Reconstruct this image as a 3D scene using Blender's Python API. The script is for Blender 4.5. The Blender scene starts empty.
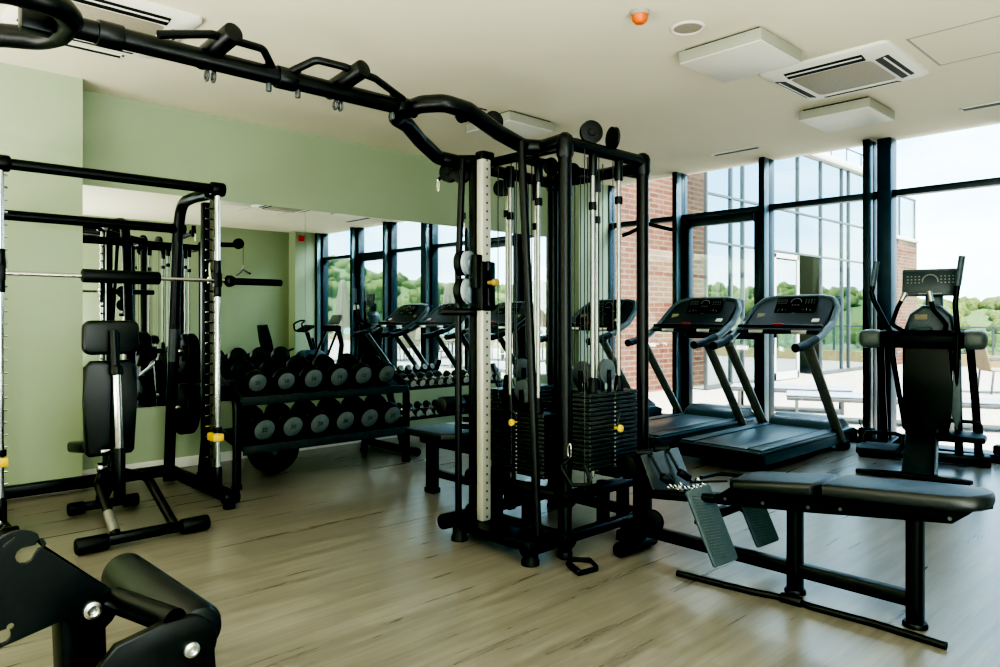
import bpy, bmesh, math, random
from mathutils import Vector, Matrix, Euler
SC = bpy.context.scene
COL = SC.collection
PI = math.pi
V = Vector
random.seed(11)

# ---------------------------------------------------------------- materials
def new_mat(name):
    m = bpy.data.materials.new(name); m.use_nodes = True
    nt = m.node_tree; nt.nodes.clear()
    out = nt.nodes.new('ShaderNodeOutputMaterial')
    return m, nt, out

def pbr(name, col, rough=.5, metal=0., noise=.12, nscale=30., bump=0., bscale=200., spec=.5, emit=None, estr=0., coat=0.):
    m, nt, out = new_mat(name)
    N, L = nt.nodes, nt.links
    b = N.new('ShaderNodeBsdfPrincipled')
    b.inputs['Metallic'].default_value = metal
    b.inputs['Roughness'].default_value = rough
    b.inputs['Specular IOR Level'].default_value = spec
    if coat: b.inputs['Coat Weight'].default_value = coat
    tc = N.new('ShaderNodeTexCoord')
    nz = N.new('ShaderNodeTexNoise'); nz.inputs['Scale'].default_value = nscale; nz.inputs['Detail'].default_value = 3
    L.new(tc.outputs['Object'], nz.inputs['Vector'])
    r = N.new('ShaderNodeValToRGB')
    c0 = [c*(1-noise) for c in col]; c1 = [min(1, c*(1+noise)) for c in col]
    r.color_ramp.elements[0].position = .3; r.color_ramp.elements[1].position = .7
    r.color_ramp.elements[0].color = (*c0, 1); r.color_ramp.elements[1].color = (*c1, 1)
    L.new(nz.outputs['Fac'], r.inputs['Fac']); L.new(r.outputs['Color'], b.inputs['Base Color'])
    if bump:
        nb = N.new('ShaderNodeTexNoise'); nb.inputs['Scale'].default_value = bscale
        L.new(tc.outputs['Object'], nb.inputs['Vector'])
        bp = N.new('ShaderNodeBump'); bp.inputs['Strength'].default_value = bump; bp.inputs['Distance'].default_value = .002
        L.new(nb.outputs['Fac'], bp.inputs['Height']); L.new(bp.outputs['Normal'], b.inputs['Normal'])
    if emit:
        b.inputs['Emission Color'].default_value = (*emit, 1); b.inputs['Emission Strength'].default_value = estr
    L.new(b.outputs[0], out.inputs[0])
    return m

M = {}
def setup_materials():
    M['metal'] = pbr('black_powder_coat', (.005, .0056, .006), .38, 0, .2, 40, .05, 400, spec=.28)
    M['ladder'] = pbr('ladder_grey', (.12, .12, .105), .4, .5)
    M['steel_dark'] = pbr('dark_steel', (.04, .046, .048), .4, .2, .15)
    M['rubber'] = pbr('black_rubber', (.006, .0065, .007), .55, 0, .2, 60, .1, 300, spec=.3)
    M['vinyl'] = pbr('black_vinyl', (.007, .008, .009), .38, 0, .15, 20, .15, 500, spec=.4)
    M['seat'] = pbr('seat_vinyl', (.012, .014, .0155), .4, 0, .15, 20, .15, 500)
    M['chrome'] = pbr('chrome', (.62, .63, .62), .16, 1., .05, 20)
    M['alu'] = pbr('brushed_aluminium', (.55, .55, .52), .32, 1., .06, 60)
    M['satin'] = pbr('satin_column', (.52, .51, .46), .38, .35, .05, 60)
    M['white_steel'] = pbr('light_steel', (.40, .41, .40), .35, .3)
    M['cable'] = pbr('cable_black', (.02, .022, .022), .4)
    M['rod'] = pbr('guide_rod', (.33, .33, .30), .28, 1.)
    M['stack'] = pbr('weight_plate_iron', (.028, .032, .034), .34, .3, .2, 80)
    M['pulley'] = pbr('pulley_grey', (.07, .085, .09), .45, 0, .1)
    M['disc_grey'] = pbr('dumbbell_cap_grey', (.095, .115, .112), .42, 0, .1)
    M['ink'] = pbr('dark_ink', (.006, .007, .007), .5)
    M['yellow'] = pbr('yellow_plastic', (.72, .5, .02), .45)
    M['red'] = pbr('red_plastic', (.5, .02, .03), .45)
    M['orange'] = pbr('orange_plastic', (.6, .12, .01), .4)
    M['tread_plastic'] = pbr('treadmill_slate_plastic', (.045, .066, .08), .38, 0, .12)
    M['tread_rail'] = pbr('treadmill_side_rail', (.05, .07, .085), .45)
    M['tread_belt'] = pbr('treadmill_belt', (.06, .075, .085), .36, 0, .15, 60, .1, 500)
    M['tread_arm'] = pbr('treadmill_arm_grey', (.075, .11, .13), .38, 0, .1)
    M['upright'] = pbr('treadmill_upright_bronze', (.17, .17, .15), .36, .4, .1)
    M['screen'] = pbr('screen_black', (.006, .007, .008), .22)
    M['led_green'] = pbr('led_green', (.02, .3, .12), .4, emit=(.05, .8, .35), estr=.12)
    M['led_red'] = pbr('led_red', (.4, .02, .02), .4, emit=(1, .1, .08), estr=.12)
    M['led_white'] = pbr('key_white', (.35, .36, .35), .4)
    M['knob'] = pbr('ochre_knob', (.28, .2, .05), .5)
    M['paper'] = pbr('label_paper', (.30, .27, .19), .6)
    M['ceil'] = pbr('ceiling_paint', (.77, .725, .57), .8, 0, .012, 2)
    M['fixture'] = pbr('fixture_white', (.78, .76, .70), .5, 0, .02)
    M['fixture_shaded'] = pbr('fixture_shaded', (.34, .34, .29), .5, 0, .02)  # backlit shade of the lamp sides put into a darker grey
    M['diffuser'] = pbr('lamp_diffuser', (.72, .70, .62), .4, 0, .02)
    M['dark_slot'] = pbr('vent_dark', (.008, .008, .008), .6)
    M['ac_grille'] = pbr('ac_grille', (.33, .30, .23), .55, 0, .08, 60)
    M['wall'] = pbr('green_wall_paint', (.335, .40, .275), .75, 0, .02, 1.5, .03, 300)
    M['base'] = pbr('baseboard_white', (.72, .72, .68), .5, 0, .02)
    M['frame'] = pbr('window_frame_slate', (.022, .033, .042), .4, .3, .1, 10)
    M['frame_lit'] = pbr('window_frame_inner', (.12, .17, .19), .3, .4, .08, 10)  # lighter copy of the frame slate, with daylight on the fin sides put in
    M['column'] = pbr('steel_column_blue', (.02, .04, .065), .38, .3, .15, 6)
    M['terrace'] = pbr('terrace_paving', (.33, .30, .26), .8, 0, .1, 3)
    M['parapet'] = pbr('parapet_ochre', (.40, .30, .13), .8, 0, .08)
    M['lounger_fabric'] = pbr('lounger_fabric', (.19, .22, .26), .8, 0, .08)
    M['furniture'] = pbr('terrace_furniture_metal', (.12, .12, .11), .5, .3)
    M['beige'] = pbr('beige_canvas', (.27, .21, .135), .85, 0, .12, 8)
    M['render'] = pbr('cream_render', (.55, .52, .36), .8, 0, .06)
    M['mullion'] = pbr('facade_mullion', (.11, .12, .12), .4, .4)
    M['roofline'] = pbr('roof_edge_white', (.65, .63, .58), .6)
    M['bark'] = pbr('bark', (.08, .06, .04), .9)
    M['hill'] = hill_mat('hill_forest', (.04, .07, .025), (.13, .16, .06))
    M['leaf'] = hill_mat('tree_leaves', (.02, .04, .012), (.15, .17, .05))
    M['floor'] = floor_mat()
    M['brick'] = brick_mat()
    M['mirror'] = mirror_mat()
    M['glass'] = glass_mat('window_glass', (.93, .97, .97), .06)
    M['facade'] = glass_mat('facade_glass', (.55, .60, .58), .55)
    M['rail_glass'] = glass_mat('railing_glass', (.88, .93, .92), .08)
    M['perf'] = perf_mat()

def hill_mat(name, a, b):
    m, nt, out = new_mat(name); N, L = nt.nodes, nt.links
    p = N.new('ShaderNodeBsdfPrincipled'); p.inputs['Roughness'].default_value = .9; p.inputs['Specular IOR Level'].default_value = .1
    tc = N.new('ShaderNodeTexCoord'); nz = N.new('ShaderNodeTexNoise'); nz.inputs['Scale'].default_value = 2.6; nz.inputs['Detail'].default_value = 12; nz.inputs['Roughness'].default_value = .7
    r = N.new('ShaderNodeValToRGB'); r.color_ramp.elements[0].position = .35; r.color_ramp.elements[1].position = .68
    r.color_ramp.elements[0].color = (*a, 1); r.color_ramp.elements[1].color = (*b, 1)
    L.new(tc.outputs['Object'], nz.inputs['Vector']); L.new(nz.outputs['Fac'], r.inputs['Fac']); L.new(r.outputs['Color'], p.inputs['Base Color'])
    L.new(p.outputs[0], out.inputs[0]); return m

def floor_mat():
    m, nt, out = new_mat('oak_plank_floor'); N, L = nt.nodes, nt.links
    p = N.new('ShaderNodeBsdfPrincipled'); p.inputs['Specular IOR Level'].default_value = .75
    tc = N.new('ShaderNodeTexCoord')
    mp = N.new('ShaderNodeMapping'); mp.inputs['Rotation'].default_value = (0, 0, PI/2)
    L.new(tc.outputs['Object'], mp.inputs['Vector'])
    br = N.new('ShaderNodeTexBrick'); br.offset = .37; br.offset_frequency = 2
    br.inputs['Scale'].default_value = 1; br.inputs['Brick Width'].default_value = 1.25; br.inputs['Row Height'].default_value = .19
    br.inputs['Mortar Size'].default_value = .0012; br.inputs['Mortar Smooth'].default_value = .3
    br.inputs['Color1'].default_value = (.35, .35, .35, 1); br.inputs['Color2'].default_value = (.65, .65, .65, 1); br.inputs['Mortar'].default_value = (.33, .33, .33, 1)
    L.new(mp.outputs[0], br.inputs['Vector'])
    # long grain streaks
    ms = N.new('ShaderNodeMapping'); ms.inputs['Scale'].default_value = (11, .7, 1)
    L.new(tc.outputs['Object'], ms.inputs['Vector'])
    n1 = N.new('ShaderNodeTexNoise'); n1.inputs['Scale'].default_value = 1.6; n1.inputs['Detail'].default_value = 6; n1.inputs['Distortion'].default_value = .6
    L.new(ms.outputs[0], n1.inputs['Vector'])
    ms2 = N.new('ShaderNodeMapping'); ms2.inputs['Scale'].default_value = (60, 3, 1)
    L.new(tc.outputs['Object'], ms2.inputs['Vector'])
    n2 = N.new('ShaderNodeTexNoise'); n2.inputs['Scale'].default_value = 1.5; n2.inputs['Detail'].default_value = 4
    L.new(ms2.outputs[0], n2.inputs['Vector'])
    a = N.new('ShaderNodeMath'); a.operation = 'MULTIPLY_ADD'; a.inputs[1].default_value = .62
    L.new(n1.outputs['Fac'], a.inputs[0])
    a2 = N.new('ShaderNodeMath'); a2.operation = 'MULTIPLY'; a2.inputs[1].default_value = .25
    L.new(n2.outputs['Fac'], a2.inputs[0]); L.new(a2.outputs[0], a.inputs[2])
    b = N.new('ShaderNodeMath'); b.operation = 'MULTIPLY_ADD'; b.inputs[1].default_value = .30
    L.new(br.outputs['Color'], b.inputs[0]); L.new(a.outputs[0], b.inputs[2])
    r = N.new('ShaderNodeValToRGB'); e = r.color_ramp.elements
    e[0].position = .3; e[0].color = (.09, .08, .063, 1); e[1].position = .78; e[1].color = (.232, .217, .182, 1)
    x = e.new(.52); x.color = (.148, .136, .112, 1)
    L.new(b.outputs[0], r.inputs['Fac']); L.new(r.outputs['Color'], p.inputs['Base Color'])
    rr = N.new('ShaderNodeMapRange'); rr.inputs['To Min'].default_value = .24; rr.inputs['To Max'].default_value = .34
    L.new(n1.outputs['Fac'], rr.inputs['Value']); L.new(rr.outputs[0], p.inputs['Roughness'])
    bp = N.new('ShaderNodeBump'); bp.inputs['Strength'].default_value = .04; bp.inputs['Distance'].default_value = .001
    L.new(b.outputs[0], bp.inputs['Height']); L.new(bp.outputs[0], p.inputs['Normal'])
    L.new(p.outputs[0], out.inputs[0]); return m

def brick_mat():
    m, nt, out = new_mat('red_brick'); N, L = nt.nodes, nt.links
    p = N.new('ShaderNodeBsdfPrincipled'); p.inputs['Roughness'].default_value = .85
    tc = N.new('ShaderNodeTexCoord'); sx = N.new('ShaderNodeSeparateXYZ'); L.new(tc.outputs['Object'], sx.inputs[0])
    ad = N.new('ShaderNodeMath'); ad.operation = 'ADD'; L.new(sx.outputs['X'], ad.inputs[0]); L.new(sx.outputs['Y'], ad.inputs[1])
    cx = N.new('ShaderNodeCombineXYZ'); L.new(ad.outputs[0], cx.inputs['X']); L.new(sx.outputs['Z'], cx.inputs['Y'])
    br = N.new('ShaderNodeTexBrick'); br.inputs['Scale'].default_value = 1
    br.inputs['Brick Width'].default_value = .30; br.inputs['Row Height'].default_value = .095; br.inputs['Mortar Size'].default_value = .011
    br.inputs['Color1'].default_value = (.12, .034, .015, 1); br.inputs['Color2'].default_value = (.18, .068, .032, 1); br.inputs['Mortar'].default_value = (.20, .155, .12, 1)
    L.new(cx.outputs[0], br.inputs['Vector'])
    nz = N.new('ShaderNodeTexNoise'); nz.inputs['Scale'].default_value = 3; nz.inputs['Detail'].default_value = 5; L.new(tc.outputs['Object'], nz.inputs['Vector'])
    mx = N.new('ShaderNodeMixRGB'); mx.blend_type = 'OVERLAY'; mx.inputs['Fac'].default_value = .35
    L.new(br.outputs['Color'], mx.inputs[1]); L.new(nz.outputs['Fac'], mx.inputs[2])
    L.new(mx.outputs[0], p.inputs['Base Color'])
    L.new(p.outputs[0], out.inputs[0]); return m

def mirror_mat():
    m, nt, out = new_mat('mirror_glass'); N, L = nt.nodes, nt.links
    p = N.new('ShaderNodeBsdfPrincipled'); p.inputs['Metallic'].default_value = 1; p.inputs['Roughness'].default_value = .0
    p.inputs['Base Color'].default_value = (.92, .96, .92, 1); L.new(p.outputs[0], out.inputs[0]); return m

def glass_mat(name, tint, refl):
    m, nt, out = new_mat(name); N, L = nt.nodes, nt.links
    t = N.new('ShaderNodeBsdfTransparent'); t.inputs[0].default_value = (*tint, 1)
    g = N.new('ShaderNodeBsdfGlossy'); g.inputs['Roughness'].default_value = .02; g.inputs[0].default_value = (.80, .95, 1, 1)
    lw = N.new('ShaderNodeLayerWeight'); lw.inputs['Blend'].default_value = .25
    mr = N.new('ShaderNodeMapRange'); mr.inputs['To Min'].default_value = refl; mr.inputs['To Max'].default_value = min(1, refl+.45)
    L.new(lw.outputs['Fresnel'], mr.inputs['Value'])
    mx = N.new('ShaderNodeMixShader'); L.new(mr.outputs[0], mx.inputs[0]); L.new(t.outputs[0], mx.inputs[1]); L.new(g.outputs[0], mx.inputs[2])
    L.new(mx.outputs[0], out.inputs[0]); return m

def perf_mat():
    # satin column with a vertical line of dark index holes on its face
    m, nt, out = new_mat('indexed_column'); N, L = nt.nodes, nt.links
    p = N.new('ShaderNodeBsdfPrincipled'); p.inputs['Roughness'].default_value = .36; p.inputs['Metallic'].default_value = .45
    tc = N.new('ShaderNodeTexCoord'); sx = N.new('ShaderNodeSeparateXYZ'); L.new(tc.outputs['Object'], sx.inputs[0])
    fr = N.new('ShaderNodeMath'); fr.operation = 'FRACT'
    ml = N.new('ShaderNodeMath'); ml.operation = 'MULTIPLY'; ml.inputs[1].default_value = 1/.05
    L.new(sx.outputs['Z'], ml.inputs[0]); L.new(ml.outputs[0], fr.inputs[0])
    lt = N.new('ShaderNodeMath'); lt.operation = 'LESS_THAN'; lt.inputs[1].default_value = .26; L.new(fr.outputs[0], lt.inputs[0])
    mx = N.new('ShaderNodeMixRGB'); mx.inputs[1].default_value = (.47, .46, .40, 1); mx.inputs[2].default_value = (.05, .05, .045, 1)
    geo = N.new('ShaderNodeNewGeometry'); sn = N.new('ShaderNodeSeparateXYZ'); L.new(geo.outputs['Normal'], sn.inputs[0])
    gt = N.new('ShaderNodeMath'); gt.operation = 'GREATER_THAN'; gt.inputs[1].default_value = .9; L.new(sn.outputs['X'], gt.inputs[0])
    cy = N.new('ShaderNodeMath'); cy.operation = 'COMPARE'; cy.inputs[1].default_value = -.495; cy.inputs[2].default_value = .0065; L.new(sx.outputs['Y'], cy.inputs[0])
    m0 = N.new('ShaderNodeMath'); m0.operation = 'MULTIPLY'; L.new(lt.outputs[0], m0.inputs[0]); L.new(cy.outputs[0], m0.inputs[1])
    mu = N.new('ShaderNodeMath'); mu.operation = 'MULTIPLY'; L.new(m0.outputs[0], mu.inputs[0]); L.new(gt.outputs[0], mu.inputs[1])
    L.new(mu.outputs[0], mx.inputs[0]); L.new(mx.outputs[0], p.inputs['Base Color'])
    L.new(p.outputs[0], out.inputs[0]); return m

# ---------------------------------------------------------------- mesh builder
class MB:
    def __init__(s): s.bm = bmesh.new()
    def _xf(s, vs, mat): bmesh.ops.transform(s.bm, matrix=mat, verts=vs)
    def box(s, c, size, rot=None, bev=0., seg=2):
        r = bmesh.ops.create_cube(s.bm, size=1.)
        vs = r['verts']
        bmesh.ops.scale(s.bm, vec=V(size), verts=vs)
        if bev > 0:
            bev = min(bev, min(size)*.49)
            es = {e for v in vs for e in v.link_edges}
            rb = bmesh.ops.bevel(s.bm, geom=list(es), offset=bev, segments=seg, profile=.5, affect='EDGES')
            vs = list({v for f in rb['faces'] for v in f.verts} | {v for v in vs if v.is_valid})
        R = Matrix.Identity(4)
        if rot is not None: R = (Euler(rot).to_matrix().to_4x4() if not isinstance(rot, Matrix) else rot.to_4x4())
        s._xf(vs, Matrix.Translation(V(c)) @ R); return s
    def bar(s, a, b, w, h, bev=.004, up=(0, 0, 1), ext=0.):
        a, b = V(a), V(b); d = (b-a); L = d.length; d.normalize()
        up = V(up); side = up.cross(d)
        if side.length < 1e-4: side = V((1, 0, 0))
        side.normalize(); up2 = d.cross(side)
        R = Matrix((d, side, up2)).transposed()
        return s.box((a+b)/2, (L+2*ext, w, h), R, bev)
    def cyl(s, a, b, r, r2=None, n=16, bev=0.):
        a, b = V(a), V(b); r2 = r if r2 is None else r2
        if bev > 0:
            d = (b-a).normalized(); L = (b-a).length
            return s.lathe([(0, 0), (r-bev, 0), (r-.3*bev, .3*bev), (r, bev), (r2, L-bev), (r2-.3*bev, L-.3*bev), (r2-bev, L), (0, L)], a, d, n)
        return s.lathe([(0, 0), (r, 0), (r2, (b-a).length), (0, (b-a).length)], a, (b-a).normalized(), n)
    def lathe(s, prof, o=(0, 0, 0), d=(0, 0, 1), n=20):
        o, d = V(o), V(d).normalized()
        q = d.to_track_quat('Z', 'Y').to_matrix()
        rings = []
        for (r, h) in prof:
            if r < 1e-6: rings.append([s.bm.verts.new(o + q @ V((0, 0, h)))])
            else: rings.append([s.bm.verts.new(o + q @ V((r*math.cos(2*PI*i/n), r*math.sin(2*PI*i/n), h))) for i in range(n)])
        for A, B in zip(rings, rings[1:]):
            for i in range(n):
                j = (i+1) % n
                if len(A) == 1 and len(B) == 1: continue
                if len(A) == 1: f = (A[0], B[j], B[i])
                elif len(B) == 1: f = (A[i], A[j], B[0])
                else: f = (A[i], A[j], B[j], B[i])
                try: s.bm.faces.new(f)
                except ValueError: pass
        return s
    def sph(s, c, r, sc=(1, 1, 1), n=16, m=10):
        pr = [(math.sin(PI*k/m)*r, -math.cos(PI*k/m)*r) for k in range(m+1)]
        pr[0] = (0, -r); pr[-1] = (0, r)
        k0 = len(s.bm.verts); s.lathe(pr, (0, 0, 0), (0, 0, 1), n)
        s.bm.verts.ensure_lookup_table(); vs = s.bm.verts[k0:]
        s._xf(vs, Matrix.Translation(V(c)) @ Matrix.Diagonal((*sc, 1))); return s
    def tube(s, pts, r, n=10, fillet=0., closed=False, sec=None, up=None, fseg=5, caps=True):
        P = [V(p) for p in pts]
        if fillet > 0: P = fillet_path(P, fillet, closed, fseg)
        N = len(P)
        T = []
        for i in range(N):
            a = P[i-1] if (i > 0 or closed) else P[i]
            b = P[(i+1) % N] if (i < N-1 or closed) else P[i]
            T.append((b-a).normalized())
        u = V(up) if up else (V((0, 0, 1)) if abs(T[0].z) < .9 else V((1, 0, 0)))
        u = (u - T[0]*u.dot(T[0])).normalized()
        rings = []
        for i in range(N):
            if i > 0:
                u = T[i-1].rotation_difference(T[i]) @ u
                if up:
                    w = V(up); w = w - T[i]*w.dot(T[i])
                    if w.length > .05: u = w.normalized()
                else: u = (u - T[i]*u.dot(T[i])).normalized()
            v = T[i].cross(u)
            rr = r[i] if isinstance(r, (list, tuple)) and not sec else r
            if sec: ring = [s.bm.verts.new(P[i] + v*x + u*y) for (x, y) in sec]
            else: ring = [s.bm.verts.new(P[i] + (v*math.cos(2*PI*k/n) + u*math.sin(2*PI*k/n))*rr) for k in range(n)]
            rings.append(ring)
        n = len(rings[0])
        pairs = list(zip(rings, rings[1:]))
        if closed: pairs.append((rings[-1], rings[0]))
        for A, B in pairs:
            for k in range(n):
                j = (k+1) % n
                s.bm.faces.new((A[k], A[j], B[j], B[k]))
        if not closed and caps:
            s.bm.faces.new(list(reversed(rings[0]))); s.bm.faces.new(rings[-1])
        return s
    def prism(s, poly, o, u, v, th, bev=0.):
        # polygon in the plane (u, v) at o, extruded symmetrically by th along u x v
        o, u, v = V(o), V(u).normalized(), V(v).normalized(); w = u.cross(v)
        a = [s.bm.verts.new(o + u*x + v*y - w*th/2) for x, y in poly]
        b = [s.bm.verts.new(o + u*x + v*y + w*th/2) for x, y in poly]
        n = len(poly)
        fs = [s.bm.faces.new(list(reversed(a))), s.bm.faces.new(b)]
        for i in range(n):
            j = (i+1) % n; fs.append(s.bm.faces.new((a[i], a[j], b[j], b[i])))
        if bev > 0:
            es = {e for f in fs[:2] for e in f.edges}
            bmesh.ops.bevel(s.bm, geom=list(es), offset=bev, segments=3, profile=.5, affect='EDGES')
        return s
    def quad(s, a, b, c, d):
        s.bm.faces.new([s.bm.verts.new(V(p)) for p in (a, b, c, d)]); return s

def rrect(w, h, r, n=3):
    out = []
    for cx, cy, a0 in ((w/2-r, h/2-r, 0), (-w/2+r, h/2-r, PI/2), (-w/2+r, -h/2+r, PI), (w/2-r, -h/2+r, 1.5*PI)):
        for k in range(n+1):
            a = a0 + PI/2*k/n; out.append((cx + r*math.cos(a), cy + r*math.sin(a)))
    return out

def arcpts(c, r, a0, a1, n=8):
    return [(c[0]+r*math.cos(a0+(a1-a0)*k/n), c[1]+r*math.sin(a0+(a1-a0)*k/n)) for k in range(n+1)]

def fillet_path(P, rad, closed, fseg):
    out = []; N = len(P)
    for i in range(N):
        if not closed and i in (0, N-1): out.append(P[i]); continue
        p, a, b = P[i], P[i-1], P[(i+1) % N]
        da, db = (a-p), (b-p); la, lb = da.length, db.length
        da.normalize(); db.normalize()
        ang = da.angle(db)
        if ang > PI-.03: out.append(p); continue
        t = min(rad/math.tan(ang/2), la*.49, lb*.49)
        for k in range(fseg+1):
            f = k/fseg
            q0 = p+da*t; q1 = p+db*t
            out.append(q0*(1-f)**2 + p*2*f*(1-f) + q1*f*f)
    return out

# ---------------------------------------------------------------- scene objects
def world_off(p):
    o = V((0, 0, 0))
    while p is not None:
        o += p.location; p = p.parent
    return o

def obj(name, mb, mat, parent=None, world=True, sharp=38, kind=None, label=None):
    bm = mb.bm
    bmesh.ops.recalc_face_normals(bm, faces=bm.faces)
    if parent is not None and world:
        bmesh.ops.translate(bm, vec=-world_off(parent), verts=bm.verts)
    me = bpy.data.meshes.new(name); bm.to_mesh(me); bm.free()
    for pl in me.polygons: pl.use_smooth = True
    me.set_sharp_from_angle(angle=math.radians(sharp))
    me.materials.append(M[mat] if isinstance(mat, str) else mat)
    o = bpy.data.objects.new(name, me); COL.objects.link(o)
    if parent is not None: o.parent = parent
    if kind: o['kind'] = kind
    if label: o['label'] = label
    return o

def tag(o, label, cat, group=None):
    o['label'] = label; o['category'] = cat
    if group: o['group'] = group
    return o

def thing(name, label, cat, loc=(0, 0, 0), rotz=0., group=None):
    o = bpy.data.objects.new(name, None); COL.objects.link(o)
    o.location = loc; o.rotation_euler = (0, 0, rotz); o.empty_display_size = .1
    return tag(o, label, cat, group)

def struct(name, mb, mat, parent=None):
    o = obj(name, mb, mat, parent)
    o['kind'] = 'structure'; return o

def copy_tree(o, parent=None):
    c = o.copy(); COL.objects.link(c)
    if parent is not None: c.parent = parent
    for ch in list(o.children): copy_tree(ch, c)
    return c

def dup(root, loc, rot=None, label=None, group=None):
    r = copy_tree(root); r.location = loc
    if rot is not None: r.rotation_euler = rot
    if label: r['label'] = label
    if group: r['group'] = group
    return r

def box_obj(name, lo, hi, mat, parent=None, bev=0.):
    lo, hi = V(lo), V(hi)
    return obj(name, MB().box((lo+hi)/2, hi-lo, None, bev), mat, parent)

def box_struct(name, lo, hi, mat, bev=0.):
    o = box_obj(name, lo, hi, mat, None, bev); o['kind'] = 'structure'; return o
def text_obj(name, body, size, mat, parent, loc, rot, kind=None):
    cu = bpy.data.curves.new(name, 'FONT'); cu.body = body; cu.size = size; cu.align_x = 'CENTER'; cu.align_y = 'CENTER'; cu.extrude = .0006
    tmp = bpy.data.objects.new(name, cu); COL.objects.link(tmp)
    me = bpy.data.meshes.new_from_object(tmp.evaluated_get(bpy.context.evaluated_depsgraph_get()))
    bpy.data.objects.remove(tmp); bpy.data.curves.remove(cu)
    me.materials.clear(); me.materials.append(M[mat]); me.name = name
    o = bpy.data.objects.new(name, me); COL.objects.link(o); o.parent = parent; o.location = loc; o.rotation_euler = rot
    return o
SKY, SUN, BACK, FILL_UP, SIDE, FILL_HEAD, EXPO = 2.0, 9.5, 6., 290., 75., 420., 1.5
setup_materials()
H = 3.185          # ceiling height
YW = 8.03          # inner face of the window wall
# ---------------------------------------------------------------- room shell
box_struct('floor', (-.35, -4.2, -.1), (8.3, 8.2, 0), 'floor')
box_struct('ceiling', (-.35, -4.2, H), (8.3, 8.2, H+.2), 'ceil')
box_struct('wall_left', (-.3, -4.2, 0), (0, 8.2, H), 'wall')
box_struct('wall_left_pilaster', (0, -4, 0), (.31, 1.48, H), 'wall')
box_struct('wall_left_pilaster', (0, 7.40, 0), (.31, 8.03, H), 'wall')
box_struct('wall_right', (8.0, -4.2, 0), (8.3, 8.2, H), 'wall')
box_struct('wall_right_pilaster', (7.70, 7.43, 0), (8.0, 8.03, H), 'wall')
box_struct('wall_back', (-.3, -4.2, 0), (8.3, -4, H), 'wall')
box_struct('baseboard_left', (0, 1.48, 0), (.014, 7.40, .088), 'base', .003)
box_struct('baseboard_left', (.31, -4, 0), (.324, 1.48, .088), 'base', .003)
box_struct('baseboard_left', (.31, 7.40, 0), (.324, 7.98, .088), 'base', .003)
box_struct('baseboard_left', (.014, 7.386, 0), (.324, 7.40, .088), 'base', .003)
box_struct('baseboard_right', (7.986, -4, 0), (8.0, 7.43, .088), 'base', .003)
# mirror panels on the left wall
ys = [1.485, 3.535, 5.585, 7.395]
nm = ['mirror panel behind the smith machine, left of the seam', 'middle mirror panel behind the far dumbbell rack', 'mirror panel nearest the window wall, behind the cable station']
for i in range(3):
    o = box_obj('mirror_panel', (.0005, ys[i]+.0015, .56), (.007, ys[i+1]-.0015, 2.412), 'mirror')
    tag(o, nm[i], 'mirror', 'wall mirror panels')

# ---------------------------------------------------------------- window wall
Y0, Y1 = 8.03, 8.17
def post(x0, x1, y0=Y0, y1=Y1, z0=0., z1=H, mat='frame'):
    return box_struct('trim_1', (x0, y0, z0), (x1, y1, z1), mat, .004)
ml = [(.20, .31), (1.36, 1.49), (2.51, 2.64), (3.66, 3.79), (4.93, 5.06), (6.10, 6.23), (7.27, 7.36), (7.62, 7.72)]
ml = [(.22, .33), (1.36, 1.49), (2.53, 2.66), (3.70, 3.80), (4.98, 5.10), (6.15, 6.28), (7.60, 7.70)]
for k, (a, b) in enumerate(ml):
    post(a, b)
    if k > 0: # deep mullion fin in a lit tone, dark strip painting its backlit front
        box_struct('trim_7', (b-.055, Y0-.11, 0), (b, Y0-.001, H), 'frame_lit', .003)
        box_struct('trim_shade_8', (b-.060, Y0-.122, 0), (b+.002, Y0-.1105, H), 'frame', .003)
zt0, zt1 = 2.585, 2.65
for k in range(len(ml)-1):
    a, b = ml[k][1], ml[k+1][0]
    box_struct('trim_2', (a, Y0+.01, zt0), (b, Y1-.01, zt1), 'frame', .003)
    if k not in (1, 4): box_struct('trim_4', (a, Y0-.02, 0), (b, Y1, .055), 'frame', .003)
    gp = MB().box(((a+b)/2, 8.10, (zt1+H)/2), (b-a, .012, H-zt1))
    if k not in (1, 4): gp.box(((a+b)/2, 8.10, (zt0+.055)/2), (b-a, .012, zt0-.055))
    struct('window_%d' % (k+1), gp, 'glass')
# two glazed doors in the window wall
def glazed_door(n, a, b):
    ho = thing('door_%d' % n, '', 'door', ((a+b)/2, 8.1, 0)); del ho['label']; del ho['category']; ho['kind'] = 'structure'
    f = MB(); w = .10
    f.box((a+w/2, 8.09, zt0/2), (w, .1, zt0), None, .004).box((b-w/2+.02, 8.09, zt0/2), (w-.04, .1, zt0), None, .004)
    f.box(((a+b)/2, 8.09, zt0-.05), (b-a-2*w+.03, .1, .1), None, .004).box(((a+b)/2, 8.09, .06), (b-a-2*w+.03, .1, .12), None, .004)
    p = obj('door_frame', f, 'frame', ho); p['kind'] = 'structure'
    g = obj('door_glass', MB().box(((a+b)/2, 8.10, zt0/2), (b-a-.15, .012, zt0-.2)), 'glass', ho); g['kind'] = 'structure'
    pb = obj('push_bar', MB().box(((a+b)/2+.0, 8.02, 1.12), (b-a-.03, .05, .10), None, .008).box((a+.05, 8.035, 1.12), (.06, .06, .14), None, .006), 'frame', ho); pb['kind'] = 'structure'
glazed_door(1, ml[1][1], ml[2][0]); glazed_door(2, ml[4][1], ml[5][0])
# steel column beside the fourth mullion
o = MB().box((3.92, 8.075, H/2), (.135, .19, H), None, .015, 3)
struct('pillar_1', o, 'column')
box_struct('trim_6', (4.05, 7.80, 0), (7.69, 7.99, .075), 'frame', .006)   # low convector rail along the glass
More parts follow.
